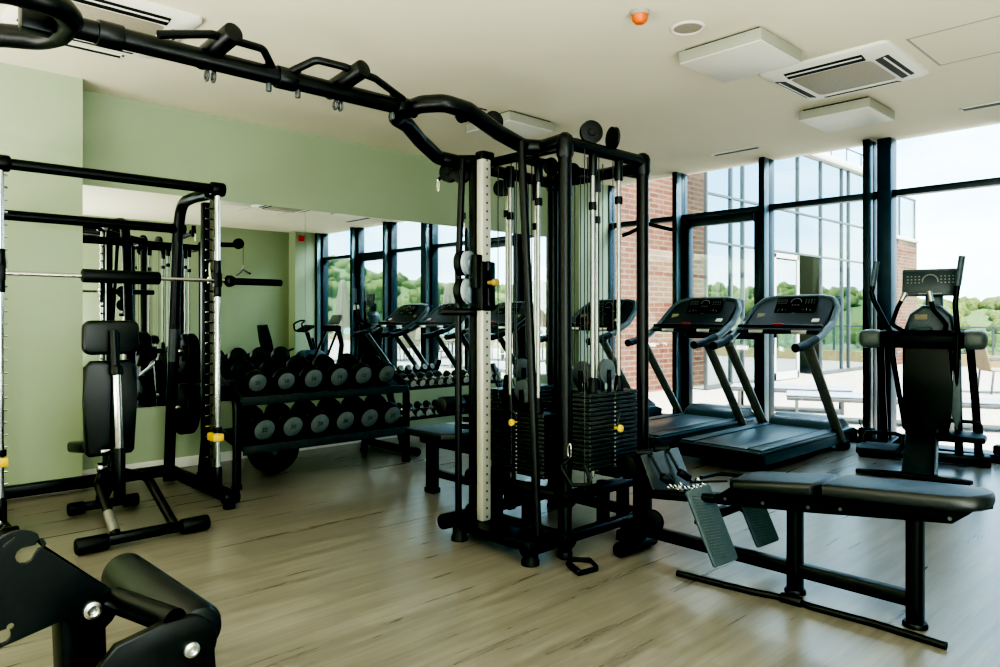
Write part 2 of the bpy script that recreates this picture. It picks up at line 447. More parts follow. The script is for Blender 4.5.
# ---------------------------------------------------------------- ceiling fittings
def lamp_panel(label, lo, hi):
    t = thing('ceiling_lamp', label, 'ceiling lamp', ((lo[0]+hi[0])/2, (lo[1]+hi[1])/2, H), 0, 'square ceiling lamps')
    cx, cy = t.location.x, t.location.y; sx, sy = hi[0]-lo[0], hi[1]-lo[1]
    obj('lamp_housing', MB().box((cx, cy, H-.055), (sx, sy, .075), None, .004), 'fixture_shaded', t)
    obj('lamp_base', MB().box((cx, cy, H-.01), (sx*.9, sy*.9, .019)), 'dark_slot', t)
    obj('diffuser', MB().box((cx, cy, H-.096), (sx-.012, sy-.012, .008), None, .002), 'diffuser', t)
    return t
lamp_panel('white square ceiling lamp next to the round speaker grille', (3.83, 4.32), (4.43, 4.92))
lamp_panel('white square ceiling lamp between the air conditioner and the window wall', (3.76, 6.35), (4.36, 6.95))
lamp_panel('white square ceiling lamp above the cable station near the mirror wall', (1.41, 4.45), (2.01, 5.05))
def vent(label, lo, hi):
    t = thing('linear_vent', label, 'air vent', ((lo[0]+hi[0])/2, (lo[1]+hi[1])/2, H), 0, 'linear ceiling vents')
    cx, cy = t.location.x, t.location.y; sx, sy = hi[0]-lo[0], hi[1]-lo[1]
    f = MB(); fr = .014
    for s in (-1, 1):
        f.box((cx, cy+s*(sy/2-fr/2), H-.004), (sx, fr, .008)); f.box((cx+s*(sx/2-fr/2), cy, H-.004), (fr, sy, .008))
    obj('vent_frame', f, 'fixture', t)
    obj('vent_slot', MB().box((cx, cy, H-.004), (sx-.02, sy-.02, .007)), 'dark_slot', t)
vent('slim slot vent in the ceiling near the brick side of the windows', (2.30, 7.36), (2.86, 7.46))
vent('slim slot vent in the ceiling at the right picture edge', (4.76, 7.34), (5.6, 7.46))
vent('slim slot vent in the ceiling above the smith machine', (1.00, .60), (1.075, 1.56))
def ac_cassette(label, cx, cy, s=.92, rot=0.):
    t = thing('air_conditioner', label, 'air conditioner', (cx, cy, H), rot, 'ceiling cassette air conditioners')
    z = 0.
    m = MB()                         # sloped frame ring
    h = s/2; i = h-.17
    def ring(r, z, k=6, c=.06):
        pts = []
        for (sx, sy, a0) in ((1, 1, 0), (-1, 1, PI/2), (-1, -1, PI), (1, -1, 1.5*PI)):
            for q in range(k+1):
                a = a0+PI/2*q/k; pts.append((sx*(r-c)+c*math.cos(a), sy*(r-c)+c*math.sin(a), z))
        return pts
    rings = [ring(h, 0), ring(h, -.02), ring(h-.02, -.035), ring(i+.02, -.06), ring(i, -.055), ring(i, -.03)]
    vs = [[m.bm.verts.new(p) for p in r] for r in rings]
    for A, B in zip(vs, vs[1:]):
        for k in range(len(A)):
            j = (k+1) % len(A); m.bm.faces.new((A[k], A[j], B[j], B[k]))
    obj('cassette_frame', m, 'fixture', t, world=False)
    obj('cassette_grille', MB().box((0, 0, -.045), (2*i, 2*i, .012), None, .02), 'ac_grille', t, world=False)
    for k in range(4):
        a = k*PI/2
        R = Matrix.Rotation(a, 3, 'Z')
        tilt = R @ Matrix.Rotation(-.2, 3, 'Y')
        p = R @ V((h-.098, 0, -.050))
        f = obj('air_flap', MB().box(p, (.085, s*.60, .008), tilt), 'dark_slot', t, world=False)
        p2 = R @ V((h-.085, 0, -.055))
        obj('flap_blade', MB().box(p2, (.012, s*.58, .004), tilt), 'fixture', f, world=False)
    return t
ac_cassette('white ceiling cassette air conditioner between the two square lamps', 4.43, 5.62)
ac_cassette('white ceiling cassette air conditioner above the pull-up beam, top left', 1.66, 1.27)
t = thing('ceiling_speaker', 'round recessed speaker grille in the ceiling beside the orange detector', 'speaker', (4.08, 4.03, H))
obj('speaker_ring', MB().lathe([(.105, 0), (.11, -.006), (.10, -.012), (.088, -.008), (.088, 0)], (4.08, 4.03, H-.0), (0, 0, 1), 32), 'fixture', t)
obj('speaker_mesh', MB().lathe([(0, -.006), (.088, -.006), (.088, -.001), (0, -.001)], (4.08, 4.03, H), (0, 0, 1), 32), 'ac_grille', t)
t = thing('smoke_detector', 'small orange and white detector on the ceiling at the top edge', 'smoke detector', (4.02, 3.60, H))
obj('detector_base', MB().lathe([(0, 0), (.055, 0), (.055, -.02), (.042, -.032), (0, -.032)], (4.02, 3.60, H), (0, 0, 1), 20), 'fixture_shaded', t)
obj('detector_cover', MB().lathe([(0, -.03), (.052, -.03), (.045, -.06), (.028, -.078), (0, -.082)], (4.02, 3.60, H), (0, 0, 1), 12), 'orange', t)
# inspection hatch let into the ceiling
o = MB()
for a, b in (((4.97, 5.26), (4.985, 5.99)), ((4.97, 5.975), (5.60, 5.99)), ((4.97, 5.26), (5.60, 5.275))):
    o.box(((a[0]+b[0])/2, (a[1]+b[1])/2, H-.001), (b[0]-a[0], b[1]-a[1], .002))
tag(obj('ceiling_hatch', o, 'ac_grille'), 'flat inspection hatch outline in the ceiling beside the air conditioner', 'hatch')
# red sounder high on the right-hand wall (seen in the mirror)
t = thing('alarm_sounder', 'small red alarm sounder high on the far pilaster, seen in the mirror', 'alarm', (7.68, 7.55, 3.0))
obj('sounder_body', MB().box((7.672, 7.56, 3.04), (.05, .12, .12), None, .01), 'red', t)
obj('sounder_lens', MB().cyl((7.645, 7.56, 3.04), (7.60, 7.56, 3.04), .045, .035, 16), 'red', t)
# ---------------------------------------------------------------- the terrace and what lies beyond it
box_struct('terrace_ground', (-14, 8.2, -.2), (34, 24, -.02), 'terrace')
box_struct('brick_wall', (-1.6, 8.2, -.02), (-1.02, 12.75, 7.5), 'brick')
# glazed wing of the building, running away from the window wall
XF = -.52
bl = thing('glazed_wing', 'glass-fronted building wing with pale roof edge beside the terrace', 'building', (-.52, 16, -.02))
gy = [11.975, 12.893, 13.365, 14.6, 15.84, 17.06, 18.285, 18.72, 19.92]
f = MB()
f.box((XF, (gy[0]+gy[3])/2, 2.5), (.02, gy[3]-gy[0], 5.0)).box((XF, (gy[5]+20)/2, 2.5), (.02, 20-gy[5], 5.0)).box((XF, (gy[3]+gy[5])/2, 3.88), (.02, gy[5]-gy[3], 2.24))
f.box((XF-.27, gy[0], 2.5), (.5, .02, 5.0))
obj('glass_front', f, 'facade', bl)
f = MB()
for y in gy: f.box((XF+.02, y, 2.5), (.06, .04, 5.0))
for z in (2.75, 3.66): f.box((XF+.02, 16, z), (.05, 8, .04))
f.box((XF+.02, 13.3, .03), (.06, 2.6, .08)).box((XF+.02, 18.5, .03), (.06, 2.9, .08))
obj('facade_frame', f, 'mullion', bl)
obj('roof_edge', MB().box((-2.5, 16, 5.10), (4.2, 8.0, .17), None, .02), 'roofline', bl)
r = MB()
for k in range(9): r.cyl((-.6, 12.2+k*.95, 5.18), (-.6, 12.2+k*.95, 5.60), .018, n=6)
r.cyl((-.6, 12.1, 5.60), (-.6, 19.95, 5.60), .02, n=6)
obj('roof_railing', r, 'mullion', bl)
obj('inner_wall', MB().box((-3.2, 16, 2.5), (.2, 8, 5)).box((-2.0, 19.95, 2.5), (2.6, .1, 5)).box((-2.0, 16.45, 1.3), (1.6, 1.0, 2.6)), 'render', bl)
d = obj('terrace_door', MB().box((XF+.03, gy[3]+.09, 1.35), (.05, .09, 2.7)).box((XF+.03, gy[4]-.05, 1.35), (.05, .09, 2.7)).box((XF+.03, 15.22, 2.66), (.05, 1.2, .1)).box((XF+.03, 15.22, .08), (.05, 1.2, .16)), 'roofline', bl)
obj('door_pane', MB().box((XF+.03, 15.22, 1.35), (.012, 1.05, 2.45)), 'facade', d)
# brick end block with a glass balustrade
eb = thing('brick_end_block', 'brick end block with glass balustrade beyond the glazed wing', 'building', (-1.5, 22, -.02))
obj('brick_walls', MB().box((-2.02, 22.2, 1.78), (2.96, 3.7, 3.6)), 'brick', eb)
obj('coping', MB().box((-2.02, 22.2, 3.62), (3.06, 3.8, .09), None, .01), 'roofline', eb)
g = MB().box((-.6, 22.05, 4.25), (.02, 4.0, 1.2)).box((-1.6, 24.05, 4.25), (2.0, .02, 1.2)); obj('balustrade_glass', g, 'rail_glass', eb)
r = MB()
for y in (20.2, 21.4, 22.7, 24.03): r.box((-.6, y, 4.25), (.05, .05, 1.25))
r.box((-.6, 22.05, 4.87), (.06, 4.1, .05)); obj('balustrade_rail', r, 'mullion', eb)
# parapet and railing at the end of the terrace
box_struct('terrace_parapet', (-.5, 23.0, -.02), (34, 23.25, .30), 'parapet')
rl = thing('terrace_railing', 'metal and glass railing along the far edge of the terrace', 'railing', (10, 23.1, .3))
r = MB().box((16.5, 23.12, 1.06), (34, .05, .05))
obj('top_rail', r, 'mullion', rl)
for k in range(18):
    obj('rail_post', MB().box((-.3+k*1.9, 23.12, .68), (.05, .05, .76)), 'mullion', rl)
obj('rail_glass', MB().box((16.5, 23.12, .68), (34, .012, .68)), 'rail_glass', rl)

# loungers
def lounger(name_label, x, y, rz):
    t = thing('sun_lounger', name_label, 'sun lounger', (x, y, -.02), rz, 'sun loungers on the terrace')
    f = MB()
    for s in (-1, 1): f.bar((-.80, s*.31, .30), (.80, s*.31, .30), .04, .04)
    for sx in (-.78, -.3, .3, .78): f.bar((sx, -.31, .30), (sx, .31, .30), .04, .03)
    obj('lounger_frame', f, 'furniture', t, world=False)
    for sx in (-.68, .68):
        for s in (-1, 1): obj('leg', MB().bar((sx, s*.31, 0), (sx, s*.31, .29), .04, .04), 'furniture', t, world=False)
    obj('stretcher', MB().bar((-.68, -.31, .06), (.68, -.31, .06), .03, .03), 'furniture', t, world=False)
    obj('sling', MB().box((0, 0, .335), (1.62, .60, .03), None, .012), 'lounger_fabric', t, world=False)
    return t
lo = lounger('sun lounger on the terrace between the treadmill consoles, farthest from the window', 1.87, 10.29, .42)
dup(lo, (2.97, 9.73, -.02), (0, 0, .42), 'sun lounger on the terrace just left of the blue column')
dup(lo, (4.56, 10.36, -.02), (0, 0, .42), 'sun lounger on the terrace behind the elliptical trainer')
# terrace chairs and tables
def terrace_chair(label, x, y, rz):
    t = thing('terrace_chair', label, 'chair', (x, y, -.02), rz, 'terrace chairs')
    for sx in (-.26, .26):
        obj('leg', MB().bar((sx, -.26, 0), (sx, -.26, .60), .03, .03), 'furniture', t, world=False)
        obj('leg', MB().bar((sx, .28, 0), (sx, .24, .42), .03, .03), 'furniture', t, world=False)
    f = MB()
    for sx in (-.26, .26): f.bar((sx, -.28, .60), (sx, .30, .60), .035, .03)
    obj('armrest', f, 'furniture', t, world=False)
    obj('seat', MB().box((0, 0, .41), (.5, .54, .03), None, .01), 'beige', t, world=False)
    obj('backrest', MB().box((0, .34, .72), (.5, .03, .62), (-.2, 0, 0), .012), 'beige', t, world=False)
    return t
def terrace_table(label, x, y):
    t = thing('terrace_table', label, 'table', (x, y, -.02), 0, 'terrace tables')
    obj('tabletop', MB().box((0, 0, .71), (.8, .8, .03), None, .008), 'furniture', t, world=False)
    for sx in (-.36, .36):
        for sy in (-.36, .36): obj('leg', MB().bar((sx, sy, 0), (sx, sy, .70), .035, .035), 'furniture', t, world=False)
    return t
ch = terrace_chair('beige terrace chair at the right picture edge beside the elliptical trainer', 3.42, 15.3, 2.2)
tb = terrace_table('square terrace table by the railing, nearest the building wing', 6.6, 15.4)
tp = [(6.6, 15.4), (8.6, 12.6), (10.6, 15.6), (7.2, 19.0), (12.6, 13.2)]
words = ['nearest the building wing', 'closest to the gym windows', 'behind the middle closed parasol', 'in the far corner by the railing', 'farthest along the terrace']
for i, (x, y) in enumerate(tp):
    if i: dup(tb, (x, y, -.02), None, 'square terrace table %s, reflected in the mirror' % words[i])
    for j, (dx, dy, rz) in enumerate(((.75, .1, -PI/2), (-.75, 0, PI/2), (0, .78, 0))):
        dup(ch, (x+dx, y+dy, -.02), (0, 0, rz), 'beige terrace chair at the table %s, %s side' % (words[i], ('right', 'left', 'far')[j]))
# closed parasols
def parasol(label, x, y, h):
    t = thing('closed_parasol', label, 'parasol', (x, y, -.02), 0, 'closed parasols on the terrace')
    obj('pole', MB().cyl((0, 0, 0), (0, 0, h), .025, n=10), 'furniture', t, world=False)
    obj('base', MB().cyl((0, 0, 0), (0, 0, .07), .3, .27, 20), 'furniture', t, world=False)
    m = MB(); n = 24; rings = []
    for (rr, z) in ((.03, h), (.09, h-.06), (.12, h-.35), (.20, h-.9), (.16, h-1.02), (.23, h-1.45), (.02, h-1.47)):
        rings.append([m.bm.verts.new((rr*(1+.22*math.cos(8*2*PI*k/n))*math.cos(2*PI*k/n), rr*(1+.22*math.cos(8*2*PI*k/n))*math.sin(2*PI*k/n), z)) for k in range(n)])
    for A, B in zip(rings, rings[1:]):
        for k in range(n): m.bm.faces.new((A[k], A[(k+1) % n], B[(k+1) % n], B[k]))
    obj('canopy', m, 'beige', t, world=False)
    return t
pr = parasol('closed beige parasol reflected beside the tall front post of the cable station', 8.5, 16.04, 2.5)
dup(pr, (12.0, 15.2, -.02), None, 'closed beige parasol reflected left of the cable carriage')
dup(pr, (12.7, 11.6, -.02), None, 'closed parasol reflected above the elliptical trainer near the window end')
# landscape
box_struct('valley_ground', (-250, 24.2, -14.2), (300, 320, -14), 'hill')
def top_elev(th):    # height angle of the wooded skyline seen from the gym, by bearing
    pts = [(-40, .9), (-20, .7), (-8, .9), (8, 1.3), (20, 1.9), (32, 2.2), (43, 2.3), (50, 3.0), (60, 5.0), (75, 5.6), (95, 5)]
    for (a, ea), (b, eb_) in zip(pts, pts[1:]):
        if a <= th <= b: return ea+(eb_-ea)*(th-a)/(b-a)
    return .8
m = MB(); nu, nv = 120, 8; grid = []
for i in range(nu+1):
    th = -42+135*i/nu; a = math.radians(th); row = []
    for j in range(nv+1):
        f = j/nv; R = 95+70*f
        z = -14+(R*math.tan(math.radians(top_elev(th)))+15.3)*math.sin(f*PI/2)
        z += (random.random()-.5)*1.2*f
        row.append(m.bm.verts.new((6.6+R*math.sin(a), R*math.cos(a), z)))
    grid.append(row)
for i in range(nu):
    for j in range(nv): m.bm.faces.new((grid[i][j], grid[i+1][j], grid[i+1][j+1], grid[i][j+1]))
o = struct('hillside', m, 'hill')
# woods growing over the hillside: one mass of crowns
m = MB(); rnd = random.Random(4)
def crown(m, c, r, rnd):
    k0 = len(m.bm.verts)
    bmesh.ops.create_icosphere(m.bm, subdivisions=2, radius=1.)
    m.bm.verts.ensure_lookup_table()
    for v in m.bm.verts[k0:]:
        d = v.co.copy(); s = 1+.28*math.sin(7*d.x+c[0])*math.sin(6*d.y+c[1])+.2*(rnd.random()-.5)
        v.co = V(c)+V((d.x*r*s, d.y*r*s, d.z*r*.95*s))
for k in range(1100):
    th = -42+133*rnd.random(); a = math.radians(th); f = rnd.random()
    R = 95+70*f; z = -14+(R*math.tan(math.radians(top_elev(th)))+15.3)*math.sin(f*PI/2)
    crown(m, (6.6+R*math.sin(a), R*math.cos(a), z-.2), 1.1+1.5*rnd.random(), rnd)
o = obj('woodland', m, 'leaf', sharp=180); o['kind'] = 'stuff'; tag(o, 'green wooded hillside beyond the terrace, seen through the glass and in the mirror', 'woodland')
# nearer trees just beyond the terrace on the right, mostly seen in the mirror
def tree(label, x, y, h, r):
    t = thing('broadleaf_tree', label, 'tree', (x, y, -5), 0, 'broadleaf trees beyond the terrace')
    rnd = random.Random(int(x*100))
    obj('trunk', MB().cyl((0, 0, -9), (0, 0, h-r), .3, .15, 10), 'bark', t, world=False)
    m = MB()
    for k in range(26):
        a = rnd.random()*2*PI; q = rnd.random(); zz = h-r+(rnd.random()*2-1)*r*.9
        rad = r*math.sqrt(max(.05, 1-((zz-(h-r))/r)**2))*q
        crown(m, (rad*math.cos(a), rad*math.sin(a), zz), r*(.28+.2*rnd.random()), rnd)
    obj('crown', m, 'leaf', t, world=False, sharp=180)
    return t
for i, (th, R, el, r, w) in enumerate(((70, 46, 5.6, 3.0, 'nearest the right end of the windows'), (62, 56, 5.0, 2.8, 'second from the right end of the windows'), (55, 49, 4.0, 2.4, 'third from the right end of the windows'), (49.5, 58, 3.0, 2.4, 'behind the middle closed parasol'), (43.5, 50, 2.3, 2.2, 'behind the cable carriage'), (26, 62, 2.1, 2.8, 'reflected in the glazed wing'))):
    a = math.radians(th)
    tree('green broadleaf tree beyond the terrace, %s' % w, 6.6+R*math.sin(a), R*math.cos(a), 1.33+R*math.tan(math.radians(el))+5, r)
# ---------------------------------------------------------------- smith machine
sm = thing('smith_machine', 'black smith machine with chrome guide rods standing against the mirror wall', 'smith machine', (1.0, 1.44, 0))
YL, YR = .775, 2.07
RP = {}
for Yf in (YL, YR):
    s = 1 if Yf > 1.4 else -1
    b = obj('base_rail', MB().box((1.06, Yf, .085), (1.28, .065, .085), None, .012).cyl((1.68, Yf-.055, .085), (1.68, Yf+.055, .085), .048, n=18, bev=.008).cyl((.47, Yf, 0), (.47, Yf, .06), .045, n=14), 'metal', sm)
    obj('foot', MB().cyl((1.66, Yf, 0), (1.66, Yf, .05), .042, n=16, bev=.006), 'rubber', b)
    up = obj('upright', MB().box((1.235, Yf, 1.15), (.06, .055, 2.06), None, .006).box((1.36, Yf, .17), (.2, .07, .13), None, .01), 'metal', sm)
    obj('catch_rail', MB().box((1.335, Yf+s*.01, 1.2), (.07, .014, 2.0), None, .003), 'ladder', up)
    pg = None
    for k in range(26):
        if pg is None:
            pg = obj('catch_peg', MB().cyl((1.365, Yf+s*.004, .32), (1.365, Yf-s*.05, .32), .0075, n=8), 'chrome', up)
        else:
            q = pg.copy(); COL.objects.link(q); q.parent = up; q.location = (0, 0, k*.075)
    obj('guide_rod', MB().cyl((1.455, Yf, .14), (1.455, Yf, 2.24), .0195, n=16), 'chrome', sm)
    obj('rod_strip', MB().box((1.418, Yf+s*.01, 1.2), (.018, .03, 2.05), None, .004), 'steel_dark', up)
    obj('rod_cover', MB().cyl((1.455, Yf, .12), (1.455, Yf, .26), .03, n=16, bev=.006), 'metal', sm)
    st = obj('safety_stop', MB().box((1.42, Yf-.0, .47), (.13, .075, .055), None, .008), 'yellow', sm, label='yellow safety stop')
    obj('bumper', MB().cyl((1.455, Yf, .505), (1.455, Yf, .545), .032, n=16, bev=.005), 'rubber', st)
    RP[Yf] = obj('rear_post', MB().tube([(.47, Yf, .09), (.66, Yf, 1.95), (.74, Yf, 2.235), (1.0, Yf, 2.245), (1.32, Yf, 2.235)], .042, 14, .22), 'metal', sm)
    obj('post_collar', MB().cyl((.566, Yf, .98), (.592, Yf, 1.24), .0445, n=16), 'steel_dark', RP[Yf])
    obj('top_knob', MB().cyl((1.455, Yf-.05, 2.25), (1.455, Yf+.05, 2.25), .05, n=18, bev=.012), 'metal', sm)
    for z, dx in ((1.06, .59), (.60, .535)):
        obj('plate_peg', MB().cyl((dx, Yf-s*.02, z), (dx, Yf+s*.24, z), .024, n=14, bev=.004), 'chrome', RP[Yf])
obj('top_crossbar', MB().cyl((1.455, YL, 2.25), (1.455, YR, 2.25), .034, n=18), 'metal', sm)
obj('rear_crossbar', MB().cyl((.68, YL, 2.035), (.68, YR, 2.035), .036, n=18).cyl((.68, YR-.06, 2.035), (.68, YR+.05, 2.035), .04, n=18), 'metal', sm)
obj('base_crossbar', MB().box((.47, (YL+YR)/2, .085), (.075, YR-YL, .085), None, .012), 'metal', sm)
bb = obj('barbell', MB().cyl((1.455, YL-.05, 1.595), (1.455, YR+.05, 1.595), .0135, n=14), 'chrome', sm)
for Yf, s in ((YL, -1), (YR, 1)):
    obj('slide_carriage', MB().cyl((1.455, Yf, 1.48), (1.455, Yf, 1.56), .026, n=16, bev=.004).cyl((1.455, Yf, 1.64), (1.455, Yf, 1.74), .026, n=16, bev=.004).box((1.455, Yf, 1.6), (.05, .05, .1), None, .006), 'metal', bb)
    obj('bar_hook', MB().box((1.41, Yf-s*.035, 1.60), (.05, .02, .05), None, .005).tube([(1.41, Yf-s*.035, 1.61), (1.40, Yf-s*.035, 1.68), (1.39, Yf-s*.03, 1.72)], .008, 8), 'chrome', bb)
    obj('bar_sleeve', MB().lathe([(0, 0), (.030, 0), (.042, .012), (.042, .04), (.03, .062), (.0255, .07), (.0255, .425), (.022, .43), (0, .43)], (1.455, Yf+s*.06, 1.595), (0, s, 0), 18), 'metal', bb)
obj('bar_pad', MB().cyl((1.455, 1.205, 1.597), (1.455, 1.675, 1.597), .044, n=20, bev=.01), 'rubber', bb)
# plates hanging on the right rear post
def plate(label, x, y, z, r, th=.045):
    prof = [(.026, -th/2), (.06, -th/2), (.065, -th/2+.008), (r-.035, -th/2+.008), (r-.03, -th/2), (r-.008, -th/2), (r, -th/2+.008), (r, th/2-.008), (r-.008, th/2), (r-.03, th/2), (r-.035, th/2-.008), (.065, th/2-.008), (.06, th/2), (.026, th/2), (.026, -th/2)]
    return tag(obj('weight_plate', MB().lathe(prof, (x, y, z), (0, 1, 0), 36), 'rubber'), label, 'weight plate', 'black plates on the smith machine pegs')
plate('black weight plate on the upper peg of the smith machine, inner', .59, 2.145, 1.04, .16)
plate('black weight plate on the upper peg of the smith machine, outer', .59, 2.20, 1.04, .16)
plate('large black weight plate on the lower peg of the smith machine, inner', .535, 2.145, .585, .21)
plate('large black weight plate on the lower peg of the smith machine, outer', .535, 2.20, .585, .21)

# ---------------------------------------------------------------- adjustable bench inside the smith machine
be = thing('adjustable_bench', 'black adjustable bench with upright backrest in front of the smith machine', 'bench', (1.6, 1.4, 0))
obj('front_foot', MB().box((2.06, 1.40, .055), (.065, .54, .06), None, .015), 'metal', be)
for y in (1.115, 1.685):
    obj('foot_cap', MB().cyl((2.06, y-.085, .05), (2.06, y+.085, .05), .046, n=18, bev=.012), 'rubber', be)
obj('rear_foot', MB().box((1.12, 1.42, .05), (.06, .36, .055), None, .012), 'metal', be)
for y in (1.25, 1.59): obj('foot_cap', MB().cyl((1.12, y-.05, .045), (1.12, y+.05, .045), .042, n=18, bev=.01), 'rubber', be)
obj('frame_tube', MB().tube([(2.05, 1.245, .06), (1.72, 1.235, .31), (1.52, 1.30, .33)], .028, 12, .1), 'metal', be)
obj('frame_tube', MB().tube([(2.05, 1.57, .06), (1.70, 1.52, .31), (1.52, 1.42, .33)], .028, 12, .1), 'metal', be)
obj('scuff_sleeve', MB().cyl((2.02, 1.244, .083), (1.90, 1.240, .174), .0295, n=14), 'upright', be, label='worn bronze band on the left tube')
obj('spine', MB().bar((1.12, 1.40, .07), (1.52, 1.37, .33), .06, .07).bar((1.48, 1.365, .34), (1.70, 1.365, .34), .09, .08, .01).box((1.54, 1.36, .42), (.12, .09, .18), None, .012), 'metal', be)
bk = obj('backrest', MB().prism([(x*1., y) for x, y in [(-.12, 0), (.12, 0), (.14, .02), (.152, .35), (.152, .56), (.115, .60), (-.115, .60), (-.152, .56), (-.152, .35), (-.14, .02)]], (1.575, 1.335, .46), (0, 1, 0), (.03, 0, 1), .062, .018), 'vinyl', be)
obj('head_pad', MB().prism(rrect(.325, .215, .05, 4), (1.60, 1.335, 1.205), (0, 1, 0), (.03, 0, 1), .07, .02), 'vinyl', be)
obj('pad_carrier', MB().bar((1.64, 1.35, .36), (1.655, 1.35, 1.0), .05, .03).bar((1.655, 1.35, .98), (1.66, 1.35, 1.24), .035, .04, .008), 'metal', be)
s1 = obj('post_sleeve', MB().cyl((1.72, 1.352, .19), (1.715, 1.352, .52), .034, n=16, bev=.005), 'metal', be)
obj('chrome_post', MB().cyl((1.715, 1.352, .50), (1.70, 1.342, .99), .026, n=16), 'chrome', s1, label='chrome telescopic post')
obj('post_head', MB().cyl((1.70, 1.342, .97), (1.69, 1.337, 1.03), .038, n=16, bev=.008).cyl((1.69, 1.337, 1.0), (1.665, 1.332, 1.25), .027, n=14), 'metal', s1)
obj('lock_pin', MB().cyl((1.66, 1.32, .50), (1.66, 1.26, .50), .014, n=10, bev=.003), 'chrome', be)
obj('pivot_bolt', MB().cyl((1.55, 1.32, .38), (1.55, 1.27, .38), .03, n=14, bev=.004), 'chrome', be)
obj('seat', MB().prism(rrect(.42, .30, .06, 4), (1.33, 1.335, .49), (.97, 0, .12), (0, 1, 0), .07, .02), 'vinyl', be)

# ---------------------------------------------------------------- dumbbells
def dumbbell(name, label, r, L, hl, num, cap, group, head='rubber'):
    t = thing(name, label, 'dumbbell', (0, 0, 0), 0, group)
    obj('handle', MB().lathe([(.014, -L/2+hl), (.0165, -.03), (.018, 0), (.0165, .03), (.014, L/2-hl)], (0, 0, 0), (1, 0, 0), 12), 'chrome', t, world=False)
    for s in (-1, 1):
        pr = [(0, 0), (r*.55, 0), (r*.86, .008), (r, .028), (r, hl-.016), (r*.96, hl-.004), (r*.87, hl), (0, hl)]
        h = obj('head', MB().lathe(pr, (s*(L/2-hl), 0, 0), (s, 0, 0), 26), head, t, world=False)
        obj('end_cap', MB().lathe([(0, .0), (r*.84, 0), (r*.84, .003), (r*.81, .005), (0, .005)], (s*(L/2-.001), 0, 0), (s, 0, 0), 26), cap, h, world=False, label='grey end disc' if cap == 'disc_grey' else None)
        if num and s > 0:
            text_obj('number', num, r*.5, 'ink', h, (s*(L/2+.0046), 0, 0), (PI/2, 0, PI/2))
    return t
words = ['first', 'second', 'third', 'fourth', 'fifth', 'sixth', 'seventh', 'eighth', 'ninth', 'tenth', 'eleventh', 'twelfth', 'thirteenth', 'fourteenth', 'fifteenth', 'sixteenth']
UP = ['20', '18', '16', '14', '12', '10']; LO = ['32', '30', '28', '26', '24', '22']
for i in range(6):
    t = dumbbell('dumbbell', '%s black dumbbell from the smith machine on the near rack, upper tier' % words[i], (.086, .086, .096, .096, .096, .096)[i], .33, .11, UP[i], 'disc_grey', 'grey-capped dumbbells on the near rack')
    t.location = (1.02, 2.50+.243*i, .866+(.006 if i > 1 else 0)); t.rotation_euler = (0, math.radians(18), 0)
    t = dumbbell('dumbbell', '%s black dumbbell from the smith machine on the near rack, lower tier' % words[i], .100, .34, .12, LO[i], 'disc_grey', 'grey-capped dumbbells on the near rack')
    t.location = (1.06, 2.535+.242*i, .494); t.rotation_euler = (0, math.radians(16), 0)
# near rack
ra = thing('dumbbell_rack', 'two-tier black rack holding the big grey-capped dumbbells', 'dumbbell rack', (.9, 3.12, 0))
for Yf in (2.335, 3.935):
    f = obj('end_frame', MB().tube([(1.17, Yf, .02), (1.17, Yf, .70), (1.02, Yf, .775), (.62, Yf, .90)], 1, sec=rrect(.05, .06, .015, 2), up=(0, 1, 0), fillet=.13).bar((1.17, Yf, .36), (.56, Yf, .46), .05, .05, .008), 'metal', ra)
    obj('rear_leg', MB().bar((.46, Yf, .02), (.66, Yf, .88), .05, .055, .01, up=(0, 1, 0)), 'metal', f)
    obj('foot_cap', MB().box((1.17, Yf, .02), (.058, .066, .04), None, .008), 'rubber', f)
    obj('foot_cap', MB().box((.46, Yf, .015), (.06, .06, .03), None, .008), 'rubber', f)
for (x, z, tilt) in ((1.02, .737, 18), (1.06, .357, 16)):
    tr = MB()
    R = Matrix.Rotation(math.radians(tilt), 3, 'Y')
    for dx, hz in ((.19, .075), (-.19, .06)):
        p = V((x, 3.135, z)) + R @ V((dx, 0, 0)); tr.box(p, (.012, 1.56, hz), R, .003)
    p = V((x, 3.135, z-.005)); tr.box(p, (.39, 1.56, .012), R, .003)
    s = obj('shelf', tr, 'steel_dark', ra)
    for i in range(6):
        y = (2.50+.243*i) if tilt == 18 else (2.535+.242*i)
        for dx in (-.1, .1):
            p = V((x, y, z+.010)) + R @ V((dx, 0, 0)); obj('saddle', MB().box(p, (.10, .12, .018), R, .006), 'rubber', s)
# exercise ball under the rack
tag(obj('exercise_ball', MB().sph((.76, 2.83, .22), .22, (1, 1, 1), 40, 24), pbr('ball_rubber', (.02, .022, .024), .33, 0, .1, 8)), 'round black exercise ball on the floor under the near dumbbell rack', 'exercise ball')

# ---------------------------------------------------------------- far rack with small chrome dumbbells
rb = thing('small_dumbbell_rack', 'two-tier rack of small dumbbells farther along the mirror wall', 'dumbbell rack', (.6, 4.9, 0))
for Yf in (4.14, 5.64):
    f = obj('end_frame', MB().bar((.86, Yf, .05), (.50, Yf, .80), .05, .06, .01, up=(0, 1, 0)), 'metal', rb)
    obj('floor_foot', MB().cyl((.30, Yf, .045), (1.06, Yf, .045), .036, n=14, bev=.006), 'metal', f)
    obj('foot_cap', MB().cyl((1.02, Yf, .045), (1.075, Yf, .045), .041, n=14, bev=.006), 'rubber', f)
    obj('foot_cap', MB().cyl((.27, Yf, .045), (.33, Yf, .045), .041, n=14, bev=.006), 'rubber', f)
for (x, z) in ((.60, .635), (.70, .345)):
    R = Matrix.Rotation(math.radians(18), 3, 'Y'); tr = MB()
    for dx in (-.075, .075):
        p = V((x, 4.89, z)) + R @ V((dx, 0, 0)); tr.box(p, (.03, 1.48, .03), R, .004)
    obj('shelf', tr, 'steel_dark', rb)
